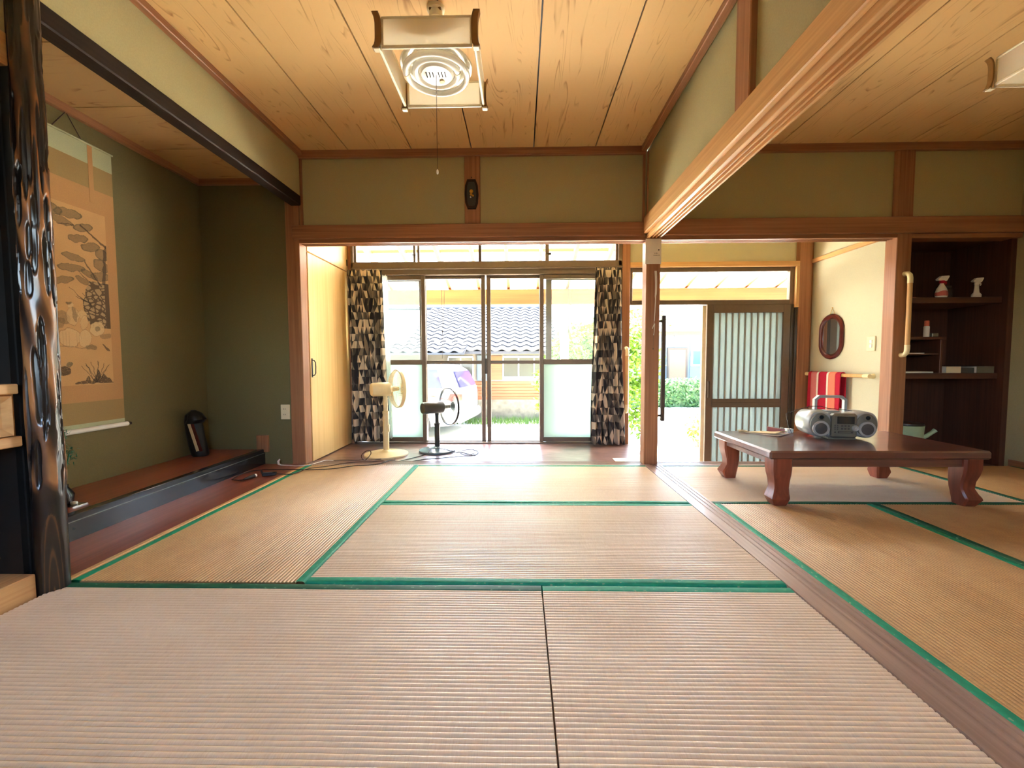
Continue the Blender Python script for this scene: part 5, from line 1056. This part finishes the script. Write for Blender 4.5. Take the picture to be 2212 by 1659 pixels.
        # two robed figures under the pine, one holding a rake, one a broom
        for q, k, a in (((0.30, 0.625, 0.115, 0.034, 0.5), md, 0.55), ((0.22, 0.66, 0.13, 0.030, -0.5), md, 0.55), ((0.44, 0.615, 0.085, 0.048, 0.1), pale, 0.55), ((0.47, 0.605, 0.035, 0.040, -0.1), md, 0.6), ((0.425, 0.553, 0.040, 0.016, 0), pale, 0.9), ((0.40, 0.541, 0.035, 0.007, -0.4), md, 0.8), ((0.39, 0.735, 0.145, 0.052, 0.0), pale, 0.75), ((0.57, 0.60, 0.060, 0.024, 0.3), pale, 0.6), ((0.60, 0.645, 0.055, 0.040, 0.2), pale, 0.5), ((0.60, 0.735, 0.085, 0.050, 0.1), pale, 0.75), ((0.79, 0.675, 0.105, 0.046, 0.9), pale, 0.85), ((0.79, 0.675, 0.040, 0.018, 0.9), gr, 0.6), ((0.10, 0.70, 0.10, 0.026, -0.3), dk, 0.6), ((0.68, 0.785, 0.09, 0.015, 0), md, 0.65), ((0.91, 0.785, 0.075, 0.006, 0.85), dk, 0.7), ((0.92, 0.715, 0.10, 0.014, -0.2), md, 0.5), ((0.02, 0.862, 0.11, 0.028, 0), gr, 0.85), ((0.12, 0.832, 0.06, 0.012, 0.2), gr, 0.6), ((0.27, 0.917, 0.105, 0.027, 0.1), dk, 0.85), ((0.36, 0.884, 0.045, 0.012, -0.4), gr, 0.8)):
            e = ell(uw, vw, *q)
            if e < 1: over(k, a * (1 if st > -0.25 else 0.75))
            elif e < 1.14 and k is pale: over(dk, 0.35)
        if 0.70 < v < 0.785 and 0.27 < u < 0.50 and abs(math.sin(u * 150)) < 0.16: over(md, 0.35)
        if u > 0.42 and v > 0.90:
            hh = 0.992 - 0.075 * max(0.0, 0.55 + 0.9 * nz(u * 16, 3.3)) * math.exp(-((u - 0.74) / 0.20) ** 2)
            if hh < vw < 0.993: over(dk, 0.80 if st > -0.3 else 0.45)
        for k in range(9):
            x0 = 0.74 + 0.03 * math.sin(k * 2.1) + (k - 4) * 0.050 * ((0.99 - v) / 0.09)
            if 0.862 + 0.007 * abs(k - 4) < v < 0.99 and abs(uw - x0) < 0.006: over(dk, 0.65)
        if abs(vw - 0.786 - 0.004 * math.sin(u * 14)) < 0.0022 and u < 0.60: over(md, 0.5)
        return tuple(c)
    mb = MB(); col = []
    for j in range(nv + 1):
        for i in range(nu + 1):
            u, v = i / nu, j / nv; mb.v.append(Vector((xf_ + 0.0022, py0 + (py1 - py0) * u, pz1 + (pz0 - pz1) * v))); col.append(pix(u, v))
    for j in range(nv):
        for i in range(nu): a = j * (nu + 1) + i; mb.f.append((a, a + 1, a + nu + 2, a + nu + 1))
    mb.col = col; mb.build('painting', 'paint', o, recalc=False)
    return o
scroll()
vs = empty('alcove_ornament', (-2.46, 3.14, 0.118), 'black hooded standing ornament with a pale wooden strip in the alcove corner', 'ornament')
rg = []
for z, cx, cy_, rx, ry in ((0.118, -2.445, 3.14, 0.050, 0.05), (0.13, -2.446, 3.14, 0.058, 0.055), (0.20, -2.462, 3.14, 0.062, 0.055), (0.30, -2.482, 3.14, 0.060, 0.052), (0.38, -2.492, 3.14, 0.060, 0.05), (0.43, -2.488, 3.135, 0.052, 0.045), (0.455, -2.478, 3.13, 0.030, 0.03)):
    rg.append([(cx + rx * math.cos(2 * PI * k / 24), cy_ + ry * math.sin(2 * PI * k / 24), z) for k in range(24)])
MB().rings(rg).build('body', 'black', vs, smooth=True)
MB().rings([[(cx + a * math.cos(2 * PI * k / 16), 3.125 + a * 1.0 * math.sin(2 * PI * k / 16), zz + b * math.sin(2 * PI * k / 16) * 0) for k in range(16)] for cx, zz, a, b in ((-2.47, 0.372, 0.058, 0), (-2.45, 0.40, 0.062, 0), (-2.465, 0.445, 0.046, 0), (-2.475, 0.468, 0.015, 0))]).add([(-2.42, 3.09, 0.385), (-2.42, 3.15, 0.385), (-2.365, 3.115, 0.405), (-2.42, 3.12, 0.432)], [(0, 1, 2), (0, 2, 3), (1, 3, 2), (0, 3, 1)]).build('hood', 'black', vs, smooth=50)
B(-0.010, 0.010, -0.003, 0.003, 0, 0.215, 0.001).xf(Matrix.Translation((-2.418, 3.078, 0.165)) @ Matrix.Rotation(R(-16), 4, 'Y')).build('wooden_strip', 'kraft', vs)
B(-0.002, 0.022, -0.002, 0.002, 0, 0.22, 0.001).xf(Matrix.Translation((-2.404, 3.081, 0.160)) @ Matrix.Rotation(R(-16), 4, 'Y')).build('red_panel', 'maroon', vs)
pl = empty('artificial_plant', (-2.30, 2.03, 0.118), 'green artificial plant sprays behind the carved log post', 'plant')
MB().lathe([(0.03, 0), (0.045, 0.01), (0.05, 0.05), (0.028, 0.09), (0.03, 0.10)], (-2.30, 2.03, 0.118), 20).build('vase', 'lacquer', pl, smooth=True)
stt = MB(); lv = MB(); rnd = random.Random(9)
for k in range(5):
    a = rnd.uniform(0, 2 * PI); top = Vector((-2.30 + 0.06 * math.cos(a), 2.03 + 0.05 * math.sin(a) + 0.01, 0.26 + 0.07 * k * 0.75)); stt.tube([(-2.30, 2.03, 0.19), top], 0.003, 6)
    for j in range(90):
        p = top + Vector((rnd.gauss(0, 0.014), rnd.gauss(0, 0.014), rnd.gauss(0, 0.02))); d = Vector((rnd.gauss(0, 1), rnd.gauss(0, 1), rnd.gauss(0, 0.7))).normalized() * 0.028; e = d.cross(Vector((0, 0, 1))).normalized() * 0.0022
        lv.add([p - e, p + e, p + d], [(0, 1, 2)])
stt.build('stems', 'leafgreen', pl, smooth=True); q = lv.build('needles', 'leafgreen', pl, recalc=False); q['kind'] = 'stuff'
ds = empty('silver_dish', (-2.255, 2.035, 0.118), 'small shiny silver tray on the alcove floor by the log post', 'dish')
MB().prism([(-2.30, 1.995), (-2.20, 1.99), (-2.195, 2.06), (-2.295, 2.065)], 'Z', 0.1185, 0.122).build('tray', 'chrome', ds)
MB().lathe([(0.010, 0.004), (0.014, 0.008), (0.013, 0.018), (0.005, 0.02)], (-2.235, 2.03, 0.118), 16).build('cup', 'white', ds, smooth=True)

# ------------------------------------------------------------------ outside
GZ = -0.60
struct('ground', B(-30, 30, 4.46, 60, GZ - 0.1, GZ), 'ground', 'pale sunlit yard outside the windows', 'ground')
tag(B(-2.3, 5.0, 6.25, 6.36, 1.665, 1.885, 0.004).build('veranda_beam', 'beam'), 'long orange wooden beam carrying the veranda roof', 'beam')
rx = [-2.35 + 0.435 * k for k in range(17)]
for k, x in enumerate(rx):
    m = MB().add([(x - 0.022, 4.47, 2.40), (x + 0.022, 4.47, 2.40), (x + 0.022, 6.55, 1.835), (x - 0.022, 6.55, 1.835), (x - 0.022, 4.47, 2.49), (x + 0.022, 4.47, 2.49), (x + 0.022, 6.55, 1.925), (x - 0.022, 6.55, 1.925)],
                 [(0, 1, 2, 3), (4, 7, 6, 5), (0, 4, 5, 1), (1, 5, 6, 2), (2, 6, 7, 3), (3, 7, 4, 0)])
    tag(m.build('veranda_rafter', 'rafter'), 'pale sloping rafter under the clear veranda roof', 'rafter', 'veranda rafters')
for k, y in enumerate((4.95, 5.45, 5.95)):
    z = 2.49 - (y - 4.47) * 0.2716
    tag(B(-2.4, 5.0, y - 0.02, y + 0.02, z - 0.005, z + 0.03).build('roof_batten', 'beam'), ('thin cross batten under the clear roof nearest the house wall', 'thin cross batten under the clear roof between two other battens', 'thin cross batten under the clear roof nearest the orange beam')[k], 'batten', 'veranda roof battens')
mb = MB(); mb.grid(lambda u, v: (-2.45 + 7.5 * u, 4.47 + 2.13 * v, 2.53 - 0.2716 * 2.13 * v + 0.006 * math.sin(u * 7.5 / 0.064 * 2 * PI)), 940, 1)
tag(mb.build('veranda_roof_sheet', 'poly', smooth=80, recalc=False), 'corrugated clear plastic roof over the veranda', 'roof')
for x, lb in ((0.652, 'square grey veranda pillar before the leafy tree'), (-2.2, 'square grey veranda pillar beyond the closet'), (4.6, 'square grey veranda pillar beyond the entrance')):
    o = empty('veranda_pillar', (x, 6.305, GZ), lb, 'pillar', 'veranda pillars')
    B(x - 0.058, x + 0.058, 6.25, 6.36, GZ + 0.12, 1.665, 0.004).build('shaft', 'alu_grey', o)
    B(x - 0.09, x + 0.09, 6.21, 6.40, GZ, GZ + 0.12, 0.01).build('footing', 'concrete', o)

# opposite house
HY = 10.2
ho = empty('neighbour_house', (-2.2, 12.0, GZ), 'low wooden house with grey tiled roof across the yard', 'house')
B(-6.0, 0.72, HY, 14.5, GZ, -0.10).build('foundation', 'concrete', ho)
B(-6.0, 0.72, HY + 0.02, 14.5, -0.10, 1.25).build('wall', 'housewall', ho)
for k in range(6):
    z = -0.10 + k * 0.075; B(-6.0, 0.72, HY - 0.005 - 0.004 * (k % 2), HY + 0.02, z, z + 0.070, 0.004).build('siding_board', 'siding', ho)
for (a, b) in ((-5.2, -3.6), (-1.75, -1.15), (-0.42, 0.70)):
    wn_ = MB().box(a, b, HY - 0.02, HY + 0.03, 0.40, 0.46).box(a, b, HY - 0.02, HY + 0.03, 0.92, 0.96)
    n = max(2, int((b - a) / 0.36)); w = (b - a) / n
    for k in range(n + 1): wn_.box(a + k * w - 0.015, a + k * w + 0.015, HY - 0.02, HY + 0.03, 0.46, 0.92)
    q = wn_.build('window', 'white', ho)
    for k in range(n): B(a + k * w + 0.015, a + (k + 1) * w - 0.015, HY - 0.005, HY + 0.005, 0.46, 0.92).build('pane', 'houseglass', q)
B(-0.72, -0.45, HY - 0.01, HY + 0.02, 0.38, 0.96).build('shutter_box', 'siding', ho)
B(-1.05, -0.80, HY - 0.09, HY + 0.02, 0.36, 0.98, 0.01).build('meter_box', 'shed', ho)
# roof with single tiles
slope = math.atan2(1.42, 3.6); rf = MB()
rf.add([(-6.2, 9.75, 1.00), (0.92, 9.75, 1.00), (0.92, 13.4, 2.42), (-6.2, 13.4, 2.42), (-6.2, 9.75, 1.06), (0.92, 9.75, 1.06), (0.92, 13.4, 2.48), (-6.2, 13.4, 2.48)], [(0, 1, 2, 3), (4, 7, 6, 5), (0, 4, 5, 1), (1, 5, 6, 2), (2, 6, 7, 3), (3, 7, 4, 0)])
rf.add([(-6.2, 13.4, 2.48), (0.92, 13.4, 2.48), (0.92, 17, 1.0), (-6.2, 17, 1.0)], [(0, 1, 2, 3)])
roof = rf.build('roof', 'tile', ho)
tm = MB(); tw, tl = 0.285, 0.30
tm.grid(lambda u, v: ((u - 0.5) * tw, v * tl, 0.012 + 0.026 * math.sin(u * 2 * PI) + 0.03 * (1 - v)), 10, 1)
tm.add([((u / 10 - 0.5) * tw, 0, z) for z in (0, 1) for u in range(11)], [])
nv0 = len(tm.v) - 22
for u in range(11):
    tm.v[nv0 + u].z = 0.012 + 0.026 * math.sin(u / 10 * 2 * PI) + 0.03; tm.v[nv0 + 11 + u].z = tm.v[nv0 + u].z - 0.028
for u in range(10): tm.f.append((nv0 + u, nv0 + u + 1, nv0 + 12 + u, nv0 + 11 + u))
first = None; ncol = 13; nrow = 13
for r_ in range(nrow):
    for c_ in range(ncol):
        x = 0.78 - c_ * tw; s = r_ * tl; y = 9.74 + s * math.cos(slope); z = 1.062 + s * math.sin(slope)
        if first is None:
            first = tm.build('roof_tile', 'tile', roof, smooth=50, recalc=False, at=(0, 0, 0)); o = first
        else:
            o = first.copy(); COL.objects.link(o)
        o.parent = roof; o.location = Vector((x, y, z)) - WLOC[roof.name]; o.rotation_euler = (slope, 0, 0)
rg = MB().tube([(-6.2, 13.4, 2.50), (0.92, 13.4, 2.50)], 0.09, 10)
for k in range(18): rg.tube([(0.9 - k * 0.3, 13.4, 2.5), (0.86 - k * 0.3, 13.4, 2.5)], 0.105, 10)
rg.build('ridge', 'tile', roof, smooth=50)
# lower pent roof on the left half of the house
pr_ = MB().add([(-6.2, 9.35, 0.98), (-1.25, 9.35, 0.98), (-1.25, 10.2, 1.24), (-6.2, 10.2, 1.24), (-6.2, 9.35, 1.02), (-1.25, 9.35, 1.02), (-1.25, 10.2, 1.28), (-6.2, 10.2, 1.28)], [(0, 1, 2, 3), (4, 7, 6, 5), (0, 4, 5, 1), (1, 5, 6, 2), (2, 6, 7, 3), (3, 7, 4, 0)])
pent = pr_.build('pent_roof', 'tile', ho)
for r_ in range(3):
    for c_ in range(7):
        o = first.copy(); COL.objects.link(o); o.parent = pent; s = r_ * tl
        o.location = Vector((-1.40 - c_ * tw, 9.34 + s * 0.956, 1.022 + s * 0.292)) - WLOC[pent.name]; o.rotation_euler = (R(17), 0, 0)

# grass verge
gm = MB(); rnd = random.Random(3)
for k in range(5200):
    x = rnd.uniform(-6, 2.2); y = rnd.uniform(9.45, 10.13); h = rnd.uniform(0.05, 0.17); a = rnd.uniform(0, PI); w = 0.008
    _cx, _cy = x + 1.02, y - 8.45; _px = _cx * math.cos(R(8)) - _cy * math.sin(R(8)); _py = _cx * math.sin(R(8)) + _cy * math.cos(R(8))
    if -4.55 < _px < 0.15 and abs(_py) < 0.98: continue      # no blades under the parked car
    dx, dy = math.cos(a) * w, math.sin(a) * w; lx, ly = rnd.uniform(-0.05, 0.05), rnd.uniform(-0.05, 0.05)
    gm.add([(x - dx, y - dy, GZ), (x + dx, y + dy, GZ), (x + lx, y + ly, GZ + h)], [(0, 1, 2)])
tag(gm.build('grass', 'grass', recalc=False), 'grass growing along the foot of the tiled house', 'grass', kind='stuff')

def foliage(n, sampler, size, seed):
    rnd = random.Random(seed); mb = MB()
    for k in range(n):
        c = Vector(sampler(rnd)); s = size * rnd.uniform(0.6, 1.3)
        d = Vector((rnd.gauss(0, 1), rnd.gauss(0, 1), rnd.gauss(0, 0.6))).normalized(); e = d.cross(Vector((rnd.gauss(0, 1), rnd.gauss(0, 1), rnd.gauss(0, 1)))).normalized()
        mb.add([c, c + d * s * 0.5 + e * s * 0.28, c + d * s, c + d * s * 0.5 - e * s * 0.28], [(0, 1, 2, 3)])
    return mb
def tree(label, x, y, blobs, trunk_h, n, size, mat, seed, name='tree'):
    o = empty(name, (x, y, GZ), label, 'tree' if name == "tree" else "shrub")
    tk = MB(); rnd = random.Random(seed)
    tk.tube([(x, y, GZ - 0.02), (x + 0.05, y, GZ + trunk_h * 0.5), (x - 0.03, y, GZ + trunk_h)], [0.06, 0.045, 0.025], 8)
    for bx, by, bz, br in blobs: tk.tube([(x, y, GZ + trunk_h * 0.6), ((x + bx) / 2, (y + by) / 2, (GZ + trunk_h * 0.6 + bz) / 2 + 0.05), (bx, by, bz)], [0.03, 0.02, 0.01], 6)
    tk.build('trunk', 'bark', o, smooth=True)
    tot = sum(b[3] ** 2 for b in blobs)
    def smp(r):
        q = r.uniform(0, tot)
        for b in blobs:
            q -= b[3] ** 2
            if q <= 0: break
        v = Vector((r.gauss(0, 1), r.gauss(0, 1), r.gauss(0, 1))).normalized() * b[3] * r.uniform(0.45, 1.0) ** 0.6
        return (b[0] + v.x, b[1] + v.y, b[2] + v.z)
    foliage(n, smp, size, seed).build('foliage', mat, o, recalc=False)
    return o
tree('bright green leafy tree beside the veranda pillar', 1.35, 8.2, [(1.15, 8.1, 1.05, 0.5), (1.6, 8.2, 0.85, 0.55), (0.85, 8.2, 0.55, 0.38), (2.1, 8.0, 0.75, 0.55), (2.15, 7.9, 0.15, 0.42), (1.3, 8.3, 0.25, 0.45), (2.2, 7.7, -0.3, 0.25), (0.55, 8.5, 0.45, 0.3), (0.5, 8.5, -0.05, 0.2), (1.5, 8.3, 1.3, 0.38), (0.8, 8.3, 0.95, 0.3), (2.2, 8.1, 1.1, 0.4)], 1.5, 8500, 0.10, 'leafbright', 21)
tree('light green tree rising behind the long grey shed', 5.6, 20.5, [(5.3, 20.5, 2.5, 0.9), (6.3, 20.3, 2.4, 0.8), (4.4, 20.5, 2.2, 0.9), (7.0, 20.5, 2.0, 0.5)], 2.6, 2200, 0.16, 'leafbright', 22)
tree('small sprouting shrub beside the entrance step', 2.95, 7.0, [(2.95, 7.0, -0.25, 0.22), (3.0, 7.05, -0.4, 0.2)], 0.3, 260, 0.08, 'leafbright', 23, 'shrub')
# clipped hedge before the shed
hd = empty('hedge', (5.8, 13.3, GZ), 'clipped green hedge before the grey shed', 'hedge')
B(3.2, 9.0, 13.05, 13.55, GZ, 0.12).build('core', 'leafdark', hd)
def hs(r):
    if r.random() < 0.6: return (r.uniform(3.15, 9.0), r.uniform(12.9, 13.05), r.uniform(GZ, 0.2))
    return (r.uniform(3.15, 9.0), r.uniform(12.95, 13.6), r.uniform(0.1, 0.25))
foliage(5200, hs, 0.11, 31).build('foliage', 'leafdark', hd, recalc=False)
# shed
sh = empty('shed', (6.2, 16.0, GZ), 'long pale grey shed with brown door beyond the hedge', 'shed')
B(2.6, 10.5, 15.0, 18.0, GZ, 1.85).build('wall', 'shed', sh)
for k in range(14): B(2.6 + k * 0.56, 2.6 + k * 0.56 + 0.02, 14.985, 15.0, GZ, 1.72).build('wall_batten', 'shed', sh)
B(2.3, 10.8, 14.5, 18.4, 1.85, 2.0).build('roof', 'white', sh)
B(2.5, 10.6, 14.9, 15.0, 1.72, 1.85).build('eave_board', 'sheddoor', sh)
dd = B(5.22, 5.80, 14.93, 15.0, GZ, 1.22, 0.005).build('door', 'sheddoor', sh)
MB().box(5.16, 5.22, 14.92, 15.0, GZ, 1.28).box(5.80, 5.86, 14.92, 15.0, GZ, 1.28).box(5.22, 5.80, 14.92, 15.0, 1.22, 1.28).build('door_casing', 'bronze_dark', sh)
wf = MB().box(5.98, 6.70, 14.93, 15.0, 1.16, 1.22).box(5.98, 6.70, 14.93, 15.0, 0.64, 0.70).box(5.98, 6.04, 14.93, 15.0, 0.70, 1.16).box(6.64, 6.70, 14.93, 15.0, 0.70, 1.16).build('window', 'white', sh)
B(6.04, 6.64, 14.96, 14.97, 0.70, 1.16).build('pane', 'blueglass', wf)

# white car parked in the yard (local: rear at x = 0, nose towards -x, near side at y = -0.85)
def car():
    root = empty('car', (-1.02, 8.45, GZ), 'white minivan parked with its rear towards the yard', 'car', rz=R(-8))
    st = [(0.00, 0.42, 0.80, 0.86, 0.62, 0.55), (-0.06, 0.30, 0.86, 0.98, 0.76, 0.62), (-0.20, 0.24, 0.90, 1.26, 0.83, 0.62), (-0.40, 0.22, 0.90, 1.36, 0.85, 0.63), (-1.0, 0.22, 0.90, 1.40, 0.86, 0.66), (-2.0, 0.22, 0.90, 1.42, 0.86, 0.67), (-2.7, 0.22, 0.90, 1.38, 0.86, 0.66), (-3.3, 0.22, 0.92, 1.14, 0.86, 0.62), (-3.7, 0.22, 0.90, 0.96, 0.85, 0.66), (-4.2, 0.24, 0.76, 0.80, 0.80, 0.62), (-4.4, 0.34, 0.62, 0.66, 0.68, 0.52)]
    rg = []
    for x, zb, zl, zr, wl, wr in st:
        half = [(wl * 0.92, zb), (wl, zb + 0.12), (wl + 0.01, (zb + zl) / 2), (wl, zl), (wr + (wl - wr) * 0.5, (zl + zr) / 2 + 0.02), (wr, zr - 0.05), (wr - 0.10, zr)]
        rg.append([(x, -a, b) for a, b in half] + [(x, a, b) for a, b in reversed(half)])
    body = MB().rings(rg).build('body', 'carwhite', root, local=True, smooth=45)
    def side(x0, x1, z0, z1, x0t, x1t, name):
        for s in (-1, 1):
            m = MB(); pts = []
            for x, z in ((x0, z0), (x1, z0), (x1t, z1), (x0t, z1)):
                t = (z - 0.90) / 0.46; w = 0.86 + (0.65 - 0.86) * t + 0.012 + 0.05 * (1 - abs(2 * t - 1)) * 0.4; pts.append((x, s * w, z))
            q = [(p[0], p[1] - s * 0.03, p[2]) for p in pts]
            m.add(pts + q, [(0, 1, 2, 3), (4, 7, 6, 5), (0, 4, 5, 1), (1, 5, 6, 2), (2, 6, 7, 3), (3, 7, 4, 0)]); m.build(name, 'carglass', root, local=True)
    side(-0.86, -0.30, 0.94, 1.28, -0.66, -0.44, 'quarter_window'); side(-1.95, -1.0, 0.94, 1.30, -1.90, -1.18, 'door_window'); side(-2.95, -2.05, 0.94, 1.30, -2.65, -2.03, 'door_window')
    m = MB().add([(-0.02, -0.58, 0.94), (-0.02, 0.58, 0.94), (-0.16, 0.52, 1.24), (-0.16, -0.52, 1.24), (-0.10, -0.58, 0.94), (-0.10, 0.58, 0.94), (-0.26, 0.52, 1.24), (-0.26, -0.52, 1.24)], [(0, 1, 2, 3), (4, 7, 6, 5), (0, 4, 5, 1), (1, 5, 6, 2), (2, 6, 7, 3), (3, 7, 4, 0)])
    m.build('rear_window', 'carglass', root, local=True)
    for s in (-1, 1):
        m = MB().add([(-0.55, s * 0.868, 0.80), (-0.10, s * 0.83, 0.70), (0.015, s * 0.62, 0.70), (0.015, s * 0.62, 0.82), (-0.08, s * 0.80, 0.83), (-0.50, s * 0.868, 0.86), (-0.55, s * 0.78, 0.80), (-0.12, s * 0.74, 0.70), (-0.06, s * 0.56, 0.70), (-0.06, s * 0.56, 0.82), (-0.12, s * 0.74, 0.83), (-0.50, s * 0.78, 0.86)],
                     [(0, 1, 4, 5), (1, 2, 3, 4), (6, 11, 10, 7), (7, 10, 9, 8), (0, 6, 7, 1), (1, 7, 8, 2), (2, 8, 9, 3), (3, 9, 10, 4), (4, 10, 11, 5), (5, 11, 6, 0)])
        tl_ = m.build('tail_light', 'tail', root, local=True)
        B(-0.45, -0.05, s * 0.80 - 0.05, s * 0.80 + 0.05, 0.862, 0.90, 0.01).build('chrome_strip', 'chrome', root, local=True)
    B(-0.02, 0.035, -0.20, 0.20, 0.52, 0.66, 0.004).build('number_plate', 'white', root, local=True)
    B(-0.10, 0.06, -0.74, 0.74, 0.28, 0.48, 0.05).build('bumper', 'carwhite', root, local=True)
    for x in (-0.85, -3.6):
        for s in (-1, 1):
            w = MB().lathe([(0.20, -0.10), (0.30, -0.10), (0.315, -0.06), (0.315, 0.06), (0.30, 0.10), (0.20, 0.10)], (x, s * 0.78, 0.315), 28, 'Y').build('wheel', 'rubber', root, local=True, smooth=True)
            MB().lathe([(0.02, -0.105), (0.20, -0.108), (0.205, 0.108), (0.02, 0.105)], (x, s * 0.78, 0.315), 20, 'Y').build('hub_cap', 'chrome', root, local=True, smooth=True)
    return root
car()
